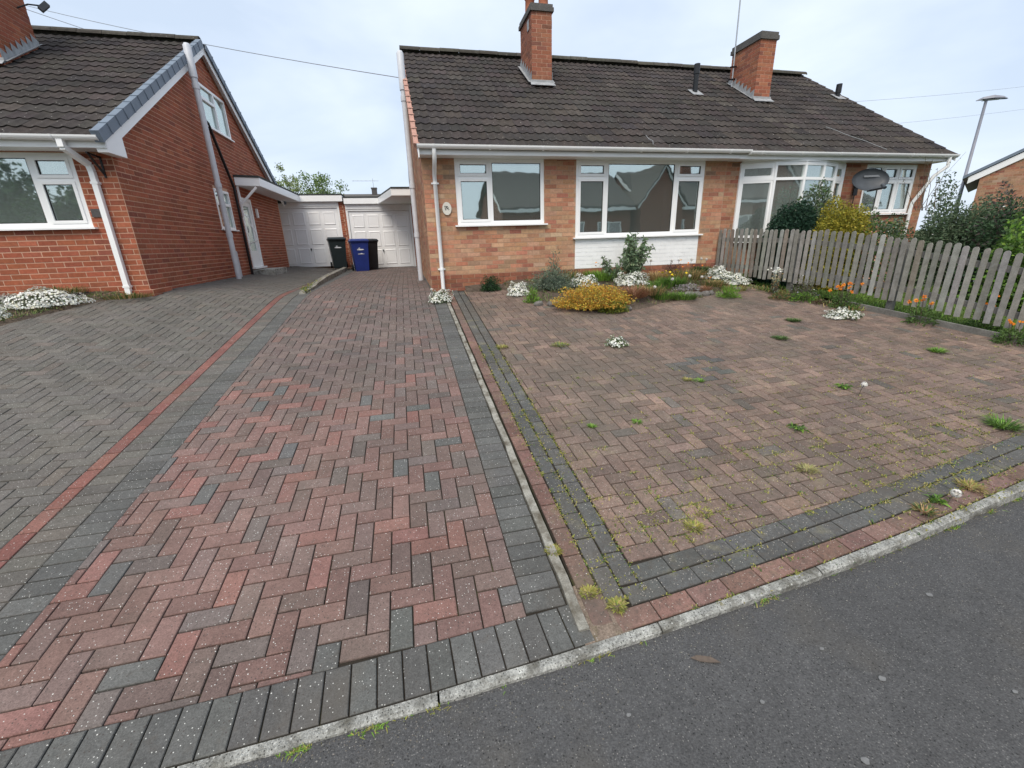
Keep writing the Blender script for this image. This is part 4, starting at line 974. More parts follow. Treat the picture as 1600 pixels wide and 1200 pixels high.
m = MB(); vs, fs = grid(frange(.57, .80, 10), frange(1.25, 1.56, 12), lambda x, y: max(g(x, y)-.003-.03*max(0, (y-1.36))-.02*max(0, x-.66), 0))
m.add([(x, max(y, yk(x)), z+.002*math.sin(x*90)*math.cos(y*80)) for x, y, z in vs], fs); o = m.build('corner_dirt', 'corner_dirt'); o['kind'] = 'structure'
m = MB(); vs, fs = grid(frange(0, 6.5, 26), frange(1.6, 8.02, 26), lambda x, y: g(x, y)+.03)
vs = [(fence_x(y)+.1+x, y, z) for x, y, z in vs]; m.add(vs, fs); o = m.build('lawn', 'turf'); o['kind'] = 'structure'
m = MB(); vs, fs = grid(frange(0, 3.9, 26), frange(4.6, 7.95, 20), lambda x, y: 0)
vs = [(-4.19-max(0, 7.85-y)*.555-x, y, g(-4.19-max(0, 7.85-y)*.555-x, y)-.012+.05*min(1, x/.12)+.012*math.sin(x*9+y*6)) for x, y, z in vs]
m.add(vs, [f[::-1] for f in fs]); o = m.build('side_bed', 'soil'); o['kind'] = 'structure'

# ------------------------------------------------------------------ plants
def rdir(up=0):
    while True:
        v = Vector((R.uniform(-1, 1), R.uniform(-1, 1), R.uniform(-1, 1)))
        if .05 < v.length < 1: v.normalize(); v.z += up; return v.normalized()
def leaf(m, p, d, s, wd, c, droop=.25):
    d = d.normalized(); sd = d.cross(rdir()).normalized()*wd; q = p+d*s; q.z -= droop*s; h = p+d*(s*.5)
    m.add([p, h+sd, q, h-sd], [(0, 1, 2, 3)], c)
def blade(m, p, d, s, wd, c, bend=.5):
    d = d.normalized(); sd = d.cross(Vector((0, 0, 1)))
    sd = (sd.normalized() if sd.length > .05 else Vector((1, 0, 0)))*wd; o = Vector((d.x, d.y, 0))*bend*s
    a = p+d*s*.55+o*.15; b = p+d*s*.85+o*.7-Vector((0, 0, bend*s*.25))
    m.add([p-sd, p+sd, a+sd*.8, a-sd*.8, b], [(0, 1, 2, 3), (3, 2, 4)], c)
def disc(m, p, n, r, c, k=6, cup=.0):
    n = n.normalized(); a = n.cross(Vector((.3, .2, 1))).normalized()*r; b = n.cross(a).normalized()*r
    m.add([p]+[p+a*math.cos(2*pi*j/k)+b*math.sin(2*pi*j/k)+n*cup*r for j in range(k)], [(0, 1+j, 1+(j+1) % k) for j in range(k)], c)
def ell(x, y, z, rx, ry, h, shell=.55, lump=.18, seed=0):
    """random point in a lumpy dome; returns (point, outward)"""
    d = rdir(.35)
    if d.z < -.15: d.z = abs(d.z)*.3
    k = 1+lump*(math.sin(d.x*5+seed)*math.cos(d.y*6+seed*2)+.5*math.sin(d.z*9+seed*3+d.x*7))
    r = (shell+(1-shell)*R.random())*k
    return Vector((x+d.x*rx*r, y+d.y*ry*r, z+max(.0, d.z)*h*r+.01)), d
def mound(name, lab, cat, x, y, rx, ry, h, n, size, wd, pal, fl=None, z=None, group=None, shell=.55, lump=.18, up=.3, stem=True, core=None):
    """a low bushy plant; fl = (count, radius, palette)"""
    z = (bz(x, y) if (.98 < x < 6.24 and y > 6.05) else g(x, y)) if z is None else z
    T = thing(name, (x, y, z), lab, cat, group); seed = R.uniform(0, 9); m = MB()
    for _ in range(n):
        p, d = ell(x, y, z, rx, ry, h, shell, lump, seed); leaf(m, p, (d+rdir(up)*.9), size*R.uniform(.6, 1.3), wd*R.uniform(.7, 1.2), jit(pick(pal), .25, .08))
    m.build('foliage', 'leaf', T)
    if stem:
        m = MB()
        for _ in range(6): a = rdir(.6); m.tube([(x, y, z-.02), (x+a.x*rx*.4, y+a.y*ry*.4, z+h*.35), (x+a.x*rx*.6, y+a.y*ry*.6, z+h*.6)], [.008, .006, .003], 5)
        m.build('stems', 'bark', T)
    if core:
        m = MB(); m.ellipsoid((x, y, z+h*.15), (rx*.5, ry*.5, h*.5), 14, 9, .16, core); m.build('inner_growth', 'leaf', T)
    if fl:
        m = MB()
        for _ in range(fl[0]):
            p, d = ell(x, y, z, rx*1.03, ry*1.03, h*1.04, .93, lump, seed)
            if d.z < .02: continue
            disc(m, p+d*.006, d+rdir(.5)*.5, fl[1]*R.uniform(.7, 1.25), jit(pick(fl[2]), .07, .03), 6, .3)
        m.build('flowers', 'petal', T)
    return T
WHT = ((5, (.80, .81, .77)), (2, (.70, .72, .66)), (1, (.78, .76, .62)))
GRN_W = ((3, (.20, .25, .14)), (2, (.13, .18, .08)), (1, (.3, .34, .24)))
WG = 'white candytuft mounds'
for x, y, rx, ry, h, n, fl, lab in (
    (.47, 7.22, .20, .17, .20, 500, 420, 'white flowering mound at the corner by the foot of the downpipe'),
    (1.85, 7.42, .215, .19, .23, 500, 900, 'neat white flowering cushion on the left end of the flower bed'),
    (3.05, 7.35, .26, .2, .22, 420, 500, 'white flowers half hidden behind the golden mound'),
    (3.95, 7.3, .33, .22, .22, 650, 900, 'wide white flowering mat behind the golden mound below the leafy shrub'),
    (5.83, 7.35, .22, .19, .24, 500, 800, 'left one of the two white flower cushions by the start of the fence'),
    (6.02, 7.12, .24, .2, .21, 500, 800, 'right one of the two white flower cushions by the start of the fence'),
    (6.06, 4.92, .25, .17, .13, 520, 380, 'sprawling white flowers growing from the paving near the marigolds'),
    (2.35, 4.62, .125, .11, .10, 300, 110, 'small white flower tuft alone on the middle of the forecourt')):
    mound('candytuft', lab, 'flowering plant', x, y, rx*.92*R.uniform(.92, 1.08), ry*R.uniform(.85, 1.1), h*.82, int(n*1.5), .045, .006, GRN_W, (int(fl*1.7), .0115, WHT), lump=R.uniform(.2, .34), group=WG, core=(.22, .26, .15))
DK = ((3, (.030, .070, .028)), (2, (.045, .10, .038)), (1, (.02, .05, .022)))
MID = ((3, (.085, .145, .042)), (2, (.115, .19, .055)), (1, (.055, .10, .03)))
BRT = ((3, (.16, .30, .045)), (2, (.21, .36, .06)), (1, (.10, .20, .035)))
GRY_G = ((3, (.17, .215, .155)), (2, (.12, .165, .115)), (1, (.24, .28, .205)))
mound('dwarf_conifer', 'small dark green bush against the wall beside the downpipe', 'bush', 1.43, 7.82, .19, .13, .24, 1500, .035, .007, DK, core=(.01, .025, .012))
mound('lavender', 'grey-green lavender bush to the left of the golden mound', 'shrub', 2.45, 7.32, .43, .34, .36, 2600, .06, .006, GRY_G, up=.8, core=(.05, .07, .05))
mound('lavender', 'narrow grey-green sprig standing against the brick below the window gap', 'shrub', 2.62, 7.72, .13, .12, .62, 420, .07, .008, GRY_G, up=1, shell=.2)
mound('fern', 'bright green feathery seedling in front of the white cushion', 'plant', 1.93, 6.82, .12, .11, .26, 700, .06, .005, BRT, up=1.2, shell=.3)
mound('fern', 'bright green feathery plant beside the edging stones', 'plant', 5.28, 6.35, .19, .15, .21, 900, .06, .005, BRT, up=1.2, shell=.3)
SED = ((4, (.54, .30, .05)), (4, (.58, .40, .07)), (1.8, (.44, .20, .045)), (2.4, (.30, .30, .06)))
T = mound('stonecrop', 'large golden orange stonecrop mound at the front of the flower bed', 'plant', 2.76, 6.28, .64, .48, .30, 9500, .030, .0095, SED, (260, .010, ((1, (.55, .40, .05)),)), core=(.20, .14, .03), lump=.22)
mound('stonecrop', 'green fringe of stonecrop at the front edge of the golden mound', 'plant', 2.98, 5.98, .24, .14, .16, 1500, .03, .009, ((3, (.13, .17, .03)), (2, (.20, .20, .03)), (1, (.08, .12, .03))))
# leafy upright shrub in front of the white panel
def leafy(name, lab, x, y, z, stems, pal, lf=.09, lw=.016):
    T = thing(name, (x, y, z), lab, 'shrub'); ms = MB(); ml = MB()
    for dx, dy, h in stems:
        tip = Vector((x+dx, y+dy, z+h)); base = Vector((x+dx*.15, y+dy*.15, z)); mid = (base+tip)/2+Vector((R.uniform(-.03, .03), R.uniform(-.03, .03), 0))
        ms.tube([base, mid, tip], [.010, .007, .003], 6)
        k = int(h*85)
        for i in range(k):
            t = .2+.8*(i+R.random())/k; p = base.lerp(mid, t*2) if t < .5 else mid.lerp(tip, t*2-1)
            leaf(ml, p, rdir(.5), lf*R.uniform(.6, 1.2), lw*R.uniform(.8, 1.2), jit(pick(pal), .25, .08), .35)
    ms.build('stems', 'bark', T); ml.build('foliage', 'leaf', T); return T
leafy('butterfly_bush', 'tall leafy green shrub growing in front of the white painted panel', 4.16, 7.62, bz(4.16, 7.62), [(R.uniform(-.34, .32), R.uniform(-.15, .15), R.uniform(.40, .62)) for _ in range(12)]+[(.02+R.uniform(-.2, .24), R.uniform(-.1, .1), R.uniform(.60, .84)) for _ in range(12)], ((3, (.18, .26, .15)), (2, (.25, .33, .20)), (1, (.11, .17, .09))), .10, .020)
leafy('butterfly_bush', 'shorter leafy shoots to the left of the tall shrub at the panel', 3.72, 7.55, bz(3.72, 7.55), [(R.uniform(-.26, .26), R.uniform(-.12, .12), R.uniform(.26, .52)) for _ in range(12)], ((3, (.15, .21, .13)), (2, (.20, .27, .16))), .085, .017)
def tuft(name, lab, x, y, r, h, n, pal, wd=.003, z=None, group=None, cat='grass', spread=.55, fl=None):
    z = (bz(x, y) if (1.7 < x < 6.2 and y > 6.35) else g(x, y)) if z is None else z
    T = thing(name, (x, y, z), lab, cat, group); m = MB()
    for _ in range(int(n*(1.8 if cat == 'grass' else 1.2))):
        a = R.uniform(0, 2*pi); q = r*math.sqrt(R.random())*(.9 if cat == 'grass' else .6); d = Vector((math.cos(a)*spread*R.uniform(.2, 1.2), math.sin(a)*spread*R.uniform(.2, 1.2), R.uniform(.4, 1)))
        blade(m, Vector((x+q*math.cos(a), y+q*math.sin(a), z)), d, h*R.uniform(.5, 1.15), wd, jit(pick(pal), .25, .08), R.uniform(.1, .7))
    m.build('blades', 'leaf', T)
    if fl:
        m = MB()
        for _ in range(fl[0]):
            a = R.uniform(0, 2*pi); q = r*R.random(); hh = h*R.uniform(.75, 1.25); b = Vector((x+q*math.cos(a), y+q*math.sin(a), z+hh)); disc(m, b, rdir(1.5), fl[1]*R.uniform(.8, 1.2), jit(pick(fl[2]), .1), 9, .25)
        m.build('flowers', 'petal', T)
    return T
TAN = ((3, (.46, .32, .15)), (2, (.38, .24, .11)), (1, (.28, .20, .09)))
RST = ((3, (.30, .14, .08)), (2, (.38, .21, .12)), (1, (.2, .12, .06)))
ORG_F = ((3, (.75, .22, .02)), (1, (.8, .34, .03))); YEL = ((1, (.72, .52, .03)),)
tuft('grass_clump', 'bright green grass clump under the left end of the white panel', 3.50, 7.72, .34, .26, 420, BRT, .004, fl=(9, .018, ORG_F))
tuft('grass_clump', 'tan dried grass in front of the leafy shrub', 4.62, 7.55, .26, .24, 380, TAN)
tuft('grass_clump', 'rust coloured dried plant to the right of the golden mound', 3.52, 6.42, .22, .28, 300, RST, .004, spread=.8)
tuft('grass_clump', 'mixed green and tan grass by the dandelion clock in the bed', 3.92, 6.62, .30, .20, 420, MID+TAN, .0035)
tuft('grass_clump', 'green grass with yellow dandelion flowers below the panel edge', 4.62, 7.05, .26, .22, 420, MID+BRT, .004, fl=(16, .02, YEL))
tuft('grass_clump', 'grassy weeds in front of the edging stones', 4.45, 6.42, .22, .16, 380, MID+BRT, .0035)
tuft('grass_clump', 'tall tan grasses behind the dandelions near the wall', 5.18, 7.45, .36, .28, 420, MID+TAN, .0035, fl=(8, .016, ORG_F))
tuft('grass_clump', 'low green grass to the left of the two white cushions', 5.42, 7.0, .3, .16, 380, MID+TAN, .0035, fl=(6, .016, ORG_F))
tuft('grass_clump', 'dark green weeds at the brick foot by the end of the white panel', 5.75, 7.75, .22, .22, 350, MID+DK, .006)
tuft('grass_clump', 'small rust brown plant between the edging stones and the feathery plant', 5.0, 6.75, .2, .12, 260, RST, .003)
mound('heather', 'low thyme cushion on the paving near the feathery plant', 'plant', 6.0, 6.02, .17, .13, .12, 900, .035, .004, MID+RST[:1], up=1)
mound('dead_moss', 'brown dead tuft on the paving left of the fence', 'plant', 6.42, 5.62, .14, .1, .06, 400, .03, .004, ((3, (.10, .065, .04)), (1, (.07, .05, .03))), stem=False)
tuft('grass_clump', 'tan stalks behind the grey-green lavender', 2.95, 7.75, .2, .30, 200, TAN+MID, .003)
tuft('grass_clump', 'fresh green weeds between the white mat and the dandelions', 4.35, 7.0, .24, .18, 320, BRT+MID, .004)
tuft('grass_clump', 'green tuft right of the rust coloured dried plant', 4.08, 6.45, .2, .15, 300, MID+BRT, .004)
tuft('grass_clump', 'green weeds below the two white cushions by the fence', 5.75, 6.85, .25, .12, 320, BRT+TAN, .004)
mound('heather', 'purple brown low heather against the plinth right of the panel', 'plant', 5.15, 7.82, .28, .12, .22, 900, .04, .006, ((3, (.16, .07, .07)), (2, (.11, .06, .06)), (1, (.10, .13, .05))), up=.8)
mound('rock_plant', 'pale lilac mat spilling over the edging stones', 'plant', 4.72, 6.72, .26, .16, .09, 700, .03, .008, ((3, (.40, .36, .38)), (2, (.28, .27, .24)), (1, (.15, .19, .10))), stem=False)
# dandelion clocks
def clock(x, y, h, lab, z=None, group='dandelion clocks in the bed'):
    z = bz(x, y) if z is None else z; T = thing('dandelion_clock', (x, y, z), lab, 'dandelion', group)
    MB().tube([(x, y, z), (x+.01, y, z+h*.5), (x+.02, y-.01, z+h)], .0028, 5).build('stalk', 'bark', T)
    m = MB(); c = Vector((x+.02, y-.01, z+h))
    for _ in range(90): d = rdir(); disc(m, c+d*.026, d, .006, jit((.72, .70, .66), .08), 5)
    m.ellipsoid(c, (.017, .017, .017), 8, 6, .05, (.55, .52, .46)); m.build('seed_head', 'petal', T)
for k, (x, y, h) in enumerate(((4.62, 7.85, .30), (4.98, 7.7, .30), (5.15, 7.72, .31), (5.50, 7.82, .28), (5.78, 7.9, .28), (5.9, 7.9, .27), (4.32, 6.62, .24), (4.72, 6.72, .24), (3.88, 6.42, .20), (5.02, 6.8, .22))):
    clock(x, y, h, ('dandelion clock left of the white panel corner among tan grass', 'left of two close dandelion clocks below the white panel', 'right of two close dandelion clocks below the white panel', 'dandelion clock against the plinth bricks right of the panel', 'left of two dandelion clocks near the start of the fence', 'right of two dandelion clocks near the start of the fence', 'dandelion clock behind the grass right of the golden mound', 'dandelion clock beside the yellow dandelion flowers', 'lowest dandelion clock in front of the rust coloured plant', 'dandelion clock just above the edging stones')[k])
# edging stones
for k, (x, y, sx, sz) in enumerate(((4.62, 6.52, .12, .07), (4.80, 6.55, .10, .06), (4.98, 6.58, .09, .055), (5.12, 6.62, .08, .05), (2.2, 6.55, .10, .06), (1.98, 6.62, .08, .05), (3.2, 6.02, .09, .05), (5.75, 6.75, .10, .05))):
    m = MB(); z = g(x, y); m.ellipsoid((x, y, z+sz*.5), (sx, sx*.7, sz), 10, 6, .12); o = m.build('edging_stone', 'stone', None, (x, y, z)); tag(o, ('largest edging stone left of the bright feathery plant', 'second edging stone left of the bright feathery plant', 'third edging stone left of the bright feathery plant', 'edging stone touching the bright feathery plant', 'edging stone under the grey-green lavender', 'edging stone by the bright green seedling', 'edging stone right of the golden mound', 'edging stone right of the bright feathery plant')[k], 'stone', 'edging stones')
# marigolds by the fence
def marigold(x, y, lab, n, h):
    z = g(x, y); T = thing('marigold', (x, y, z), lab, 'flowering plant', 'orange marigolds along the fence'); m = MB(); ms = MB(); f = MB()
    for _ in range(420): p, d = ell(x, y, z, .2, .16, h*.62); leaf(m, p, d+rdir(.5), .06*R.uniform(.6, 1.2), .009, jit(pick(MID), .25))
    for _ in range(n):
        a = R.uniform(0, 6.28); r = R.uniform(.03, .21); b = Vector((x+r*math.cos(a), y+r*math.sin(a), z+h*R.uniform(.75, 1.1))); ms.tube([(x+r*.3*math.cos(a), y+r*.3*math.sin(a), z), b], .003, 5)
        nn = (rdir(1.2)+Vector((-.4, -.7, 0))).normalized()
        for q in range(12):
            th = 2*pi*q/12; u = nn.cross(Vector((0, 0, 1))).normalized(); v = nn.cross(u); d = u*math.cos(th)+v*math.sin(th); leaf(f, b, d+nn*.15, .034, .007, jit(pick(ORG_F), .08), 0)
        disc(f, b+nn*.004, nn, .009, (.30, .10, .02), 7)
    m.build('foliage', 'leaf', T); ms.build('stems', 'bark', T); f.build('flowers', 'petal', T)
marigold(6.55, 5.35, 'marigold clump with many orange blooms at the middle of the fence', 11, .34)
marigold(6.82, 4.42, 'marigold plant with two big orange blooms against the fence', 5, .36)
marigold(7.02, 3.55, 'marigold at the right edge of the picture', 5, .24)
marigold(7.35, 4.05, 'orange marigold behind the fence near the right edge', 4, .40)
leafy('fence_flower', 'white flowering stem with pale seed heads at the foot of the fence', 6.20, 6.35, g(6.2, 6.35), [(R.uniform(-.12, .12), R.uniform(-.08, .08), R.uniform(.2, .42)) for _ in range(7)], GRY_G+TAN[:1], .05, .01)
m = MB()
for _ in range(60): disc(m, Vector((6.2+R.gauss(0, .05), 6.35+R.gauss(0, .04), g(6.2, 6.35)+.40+R.gauss(0, .025))), rdir(1), .014, jit(pick(WHT), .06))
for _ in range(30): disc(m, Vector((6.17+R.gauss(0, .05), 6.33+R.gauss(0, .04), g(6.2, 6.35)+.28+R.gauss(0, .025))), rdir(1), .013, jit((.55, .5, .3), .06))
o = m.build('flower_heads', 'petal', bpy.data.objects['fence_flower'])
k = 0
FG = ('grassy strip growing along the foot of the fence')
m = MB()
for _ in range(2600):
    t = R.uniform(.15, 2.9)**1.0; p = fpt(t, -.10-abs(R.gauss(0, .12))); p.z = (bz(p.x, p.y) if p.y > 6.2 and p.x < 6.2 else g(p.x, p.y))
    if R.random() < .30+.5*(.5+.5*math.sin(t*5)): blade(m, p, rdir(1.0), R.uniform(.05, .16), .004, jit(pick(MID+BRT+TAN), .25, .08), .5)
o = m.build('fence_grass', 'leaf', None, (6.3, 6.6, .8)); o['kind'] = 'stuff'; o['label'] = 'rough grass and weeds along the foot of the picket fence'; o['category'] = 'grass'
mound('fence_shrub', 'dull grey dry shrub leaning on the middle of the fence', 'shrub', 6.42, 6.0, .30, .16, .32, 900, .05, .007, ((3, (.15, .14, .11)), (2, (.11, .10, .08)), (1, (.13, .16, .09))), (25, .012, ((1, (.34, .33, .42)), (1, (.7, .7, .68)))), up=1, shell=.2)
mound('fence_shrub', 'low green weed mat in front of the dry shrub', 'plant', 6.28, 5.85, .22, .16, .13, 700, .045, .008, BRT+MID, up=.8)

# weeds and dead tufts in the paving joints
YG = ((3, (.30, .29, .07)), (2, (.38, .33, .13)), (1, (.20, .24, .05)))
for x, y, r, h, n, pal, lab in (
    (1.0, 4.87, .09, .05, 120, YG, 'yellow green weed rosette at the left border of the forecourt'),
    (1.69, 4.78, .16, .05, 160, BRT+YG, 'thin line of green weed between the forecourt blocks left of the lone white tuft'),
    (1.31, 2.92, .035, .04, 60, BRT, 'tiny bright green weed near the left border rows'),
    (1.69, 2.90, .05, .035, 70, BRT, 'small green seedling right of the tiny bright weed'),
    (2.58, 3.54, .06, .035, 80, YG, 'left of two small weeds beside the dark blocks'),
    (2.68, 3.49, .07, .04, 90, BRT, 'right of two small weeds beside the dark blocks'),
    (1.43, 1.76, .07, .035, 130, YG, 'pale dry grass tuft near the front border'),
    (1.56, 1.85, .08, .02, 90, YG, 'straggling yellow moss just behind the pale dry tuft'),
    (.682, 1.50, .055, .025, 120, YG, 'yellow moss tuft in the brown border row near the corner'),
    (.785, 1.405, .055, .03, 130, YG, 'yellow grass tuft at the corner of the border rows'),
    (2.50, 2.05, .08, .045, 150, ((3, (.36, .33, .15)), (1, (.28, .28, .10))), 'straw coloured tuft in front of the bright green weed'),
    (.60, 1.78, .05, .03, 130, YG, 'yellow green tuft on the edging strip beside the grey end blocks'),
    (2.83, 1.55, .06, .06, 110, MID+TAN, 'dry grass on the border close to the kerb at right'),
    (3.36, 1.66, .10, .05, 150, YG+TAN, 'yellow weeds sprawling over the kerb at right'),
    (5.23, 4.95, .13, .07, 220, MID, 'flat green weed left of the sprawling white flowers'),
    (4.45, 4.36, .13, .06, 220, MID, 'flat green weed below the flat weed by the white flowers'),
    (4.5, 2.15, .12, .12, 260, MID+BRT, 'green grass clump at the right edge by the border'),
    (5.85, 3.55, .10, .08, 180, BRT, 'light green weed on the paving toward the right edge')):
    tuft('weed_tuft', lab, x, y, r, h, n, pal, .003, group='weeds between the paving blocks', cat='weed', spread=1.3)
def rosette(x, y, lab, r=.09):
    z = g(x, y); T = thing('dandelion', (x, y, z), lab, 'weed', 'leafy weeds on the forecourt'); m = MB()
    for q in range(38):
        a = R.uniform(0, 6.28); d = Vector((math.cos(a), math.sin(a), R.uniform(.15, .9))); leaf(m, Vector((x+R.gauss(0, .012), y+R.gauss(0, .012), z+.005)), d, r*R.uniform(.4, 1.1), R.uniform(.006, .013), jit(pick(MID+BRT), .25), .35)
    m.build('foliage', 'leaf', T)
rosette(2.88, 2.50, 'bright green leafy weed alone on the right of the forecourt')
rosette(3.93, 3.02, 'dull leafy weed beside the dandelion clock on the open paving')
rosette(3.0, 1.60, 'leafy dandelion growing at the kerb edge on the right', .07)
clock(3.90, 2.86, .11, 'dandelion clock standing alone on the open paving', g(3.9, 2.86), 'dandelion clocks on the paving')
clock(3.06, 1.58, .07, 'dandelion clock close to the kerb at right', g(3.06, 1.58), 'dandelion clocks on the paving')
# moss in the joints
m = MB()
for _ in range(2300):
    c = R.random()
    if c < .32: x, y = R.uniform(1.0, 6.8), R.uniform(1.6, 3.9)
    elif c < .68: x, y = R.choice(((3.7, 2.15, .6, .28), (1.45, 1.85, .25, .15), (4.8, 2.6, .5, .3), (2.4, 2.2, .5, .3)))[:2] and (lambda q: (R.gauss(q[0], q[2]), R.gauss(q[1], q[3])))(R.choice(((3.7, 2.15, .6, .28), (3.7, 2.15, .5, .2), (1.45, 1.85, .25, .15), (4.8, 2.6, .5, .3), (2.4, 2.2, .5, .3))))
    elif c < .86: x, y = .735+R.choice((0, .106, .212))+R.gauss(0, .004), R.uniform(1.4, 5.0)
    else: x = R.choice((R.uniform(1.0, 4.8), R.gauss(3.3, .4))); y = yk(x)+R.choice((.004, .105, .21, .31))+R.gauss(0, .004)
    if c < .68:
        i, j = round((x-.955)/PW), round((y-1.62)/PW); ca, sa = math.cos(ROT), math.sin(ROT)
        if R.random() < .5: lx, ly = i*PW, (y-1.62)
        else: lx, ly = (x-.955), j*PW
        x, y = .955+lx*ca-ly*sa, 1.62+lx*sa+ly*ca
        if y < yk(x)+.32: continue
    z = g(x, y)-.004
    sp = R.uniform(.005, .03); ln = R.uniform(.007, .024)
    for _ in range(R.randint(4, 18)):
        blade(m, Vector((x+R.gauss(0, sp), y+R.gauss(0, sp), z)), rdir(.7), ln*R.uniform(.6, 1.3), .0034, jit(pick(YG+YG+YG+MID), .25), .6)
o = m.build('joint_moss', 'leaf', None, (2, 2, .2)); o['kind'] = 'stuff'; o['label'] = 'yellow green moss in the paving joints'; o['category'] = 'moss'
m = MB()
for _ in range(500):
    t = R.random(); x, y = -1.84-.22*t+R.gauss(0, .03), 8.5+5*t*t; z = pz(y)+.02+R.uniform(0, .08)
    leaf(m, Vector((x, y, z)), rdir(.7), R.uniform(.02, .05), .008, jit(pick(MID+YG), .2))
o = m.build('divider_weeds', 'leaf', None, (-1.9, 9, 1.0)); o['kind'] = 'stuff'; o['label'] = 'small weeds growing on the low kerb between the drives'; o['category'] = 'weeds'
m = MB()
for _ in range(120):
    x = R.uniform(-1.5, 6); 
    if R.random() < .75: x = R.choice((.62, -.3, -.52, -.1, 1.5, 2.9, 3.3, 3.6))+R.gauss(0, .04)
    y = yk(x)-.048-abs(R.gauss(0, .006)); z = rz(y)
    for _ in range(5): blade(m, Vector((x+R.gauss(0, .012), y+R.gauss(0, .006), z)), rdir(.8), R.uniform(.008, .028), .002, jit(pick(BRT+YG), .25), .5)
o = m.build('kerb_moss', 'leaf', None, (1, 1.2, .1)); o['kind'] = 'stuff'; o['label'] = 'moss and tiny weeds along the foot of the road kerb'; o['category'] = 'moss'

# left bed by the red house
for x, y, rx, ry, h, n, fl, lab in ((-4.93, 7.28, .44, .33, .20, 900, 1000, 'large white flowering mat below the window of the red brick house'), (-5.25, 6.72, .26, .2, .16, 500, 350, 'small white flower clump at the left edge of the picture')):
    mound('candytuft', lab, 'flowering plant', x, y, rx, ry, h, n, .035, .006, GRN_W, (int(fl*2.2), .0125, WHT), z=g(x, y)+.02, group='white flowers in the bed by the red house', core=(.10, .12, .07))
tuft('grass_clump', 'bright green leaves at the far left edge below the dark planter', -5.5, 6.75, .16, .22, 260, BRT, .006, z=g(-5.5, 6.75))
tuft('grass_clump', 'short dry grass against the wall of the red brick house', -5.0, 7.7, .34, .16, 420, MID+TAN, .003, z=g(-5, 7.7)+.08)
tuft('grass_clump', 'weeds round the foot of the square downpipe', -4.15, 7.72, .32, .10, 420, MID+TAN, .004, z=g(-4.15, 7.72)+.01)
m = MB(); m.box(-5.75, -4.72, 7.5, 7.86, g(-5.2, 7.6), g(-5.2, 7.6)+.10); o = m.build('planter', 'dark_plate', None, (-5.2, 7.6, g(-5.2, 7.6))); tag(o, 'low dark trough planter under the window of the red brick house', 'planter')
m = MB(); m.tube([(-5.72, 7.3, g(-5.72, 7.3)), (-5.72, 7.3, g(-5.72, 7.3)+.24)], [.13, .16], 16); o = m.build('flower_pot', 'black_plastic', None, (-5.72, 7.3, g(-5.72, 7.3))); tag(o, 'black pot at the left edge of the picture', 'pot')

# ---- shrubs behind the fence
def shrub(name, lab, x, y, rx, ry, ztop, n, size, wd, pal, core, fl=None, lump=.22, up=.3, z0=None, group='shrubs in the garden behind the fence'):
    z = g(x, y)+.02 if z0 is None else z0
    return mound(name, lab, 'shrub', x, y, rx, ry, ztop-z, int(n*3.2), size*1.3, wd*1.45, pal, fl, z=z, group=group, lump=lump, up=up, core=core, shell=.5)
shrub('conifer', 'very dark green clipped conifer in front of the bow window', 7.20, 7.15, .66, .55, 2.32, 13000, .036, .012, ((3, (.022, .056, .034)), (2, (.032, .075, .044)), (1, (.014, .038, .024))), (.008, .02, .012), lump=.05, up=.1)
shrub('shrub', 'pale grey-green shrub rising behind the dark conifer', 7.85, 7.35, .62, .36, 2.56, 6500, .05, .011, GRY_G+MID[:1], (.03, .045, .03))
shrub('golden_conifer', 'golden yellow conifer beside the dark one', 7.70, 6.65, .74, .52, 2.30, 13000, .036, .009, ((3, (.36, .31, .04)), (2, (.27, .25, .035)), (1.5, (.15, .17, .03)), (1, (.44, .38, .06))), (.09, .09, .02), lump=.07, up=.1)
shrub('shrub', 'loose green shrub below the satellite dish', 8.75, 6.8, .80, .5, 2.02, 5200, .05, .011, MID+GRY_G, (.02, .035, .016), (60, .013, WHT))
shrub('shrub', 'tall feathery green shrub in front of the corner of the house', 10.05, 6.4, 1.0, .6, 2.36, 7000, .055, .010, ((3, (.11, .16, .09)), (2, (.15, .20, .12)), (1, (.07, .11, .06))), (.02, .032, .018), (40, .012, WHT))
shrub('shrub', 'dark green shrub with scattered white blossoms at the right edge', 10.5, 5.6, 1.15, .7, 2.16, 7500, .06, .013, ((3, (.045, .085, .042)), (2, (.065, .12, .055)), (1, (.08, .065, .06))), (.01, .02, .01), (50, .016, WHT))
shrub('shrub', 'purple brown shrub behind the dark one against the far house', 11.6, 6.6, .9, .5, 2.30, 3000, .06, .013, ((3, (.12, .10, .09)), (2, (.085, .10, .07))), (.02, .02, .016))
shrub('shrub', 'fresh green leafy shrub just behind the fence at the right edge', 9.0, 4.75, .62, .45, 1.75, 3600, .06, .016, BRT+MID, (.03, .055, .015))
shrub('shrub', 'peach blossomed shrub behind the middle of the fence', 7.85, 6.15, .32, .25, 1.90, 1400, .045, .010, MID+((2, (.30, .17, .11)),), (.03, .035, .02), (130, .014, ((1, (.62, .36, .26)),)))
T = thing('bare_twigs', (9.25, 6.4, 1.0), 'thin bare twigs rising in front of the white downpipe', 'shrub'); m = MB(); ml = MB()
for _ in range(12):
    a = Vector((9.2+R.gauss(0, .12), 6.4+R.gauss(0, .08), 2.1)); b = Vector((9.3+R.gauss(0, .28), 6.4+R.gauss(0, .15), R.uniform(2.55, 3.05))); m.tube([a, (a+b)/2+Vector((R.gauss(0, .04), 0, 0)), b], [.006, .004, .002], 4)
    for _ in range(7): leaf(ml, a.lerp(b, R.uniform(.3, 1)), rdir(), .03, .007, jit((.10, .11, .06), .2))
m.build('twigs', 'bark', T); ml.build('foliage', 'leaf', T)
m = MB()
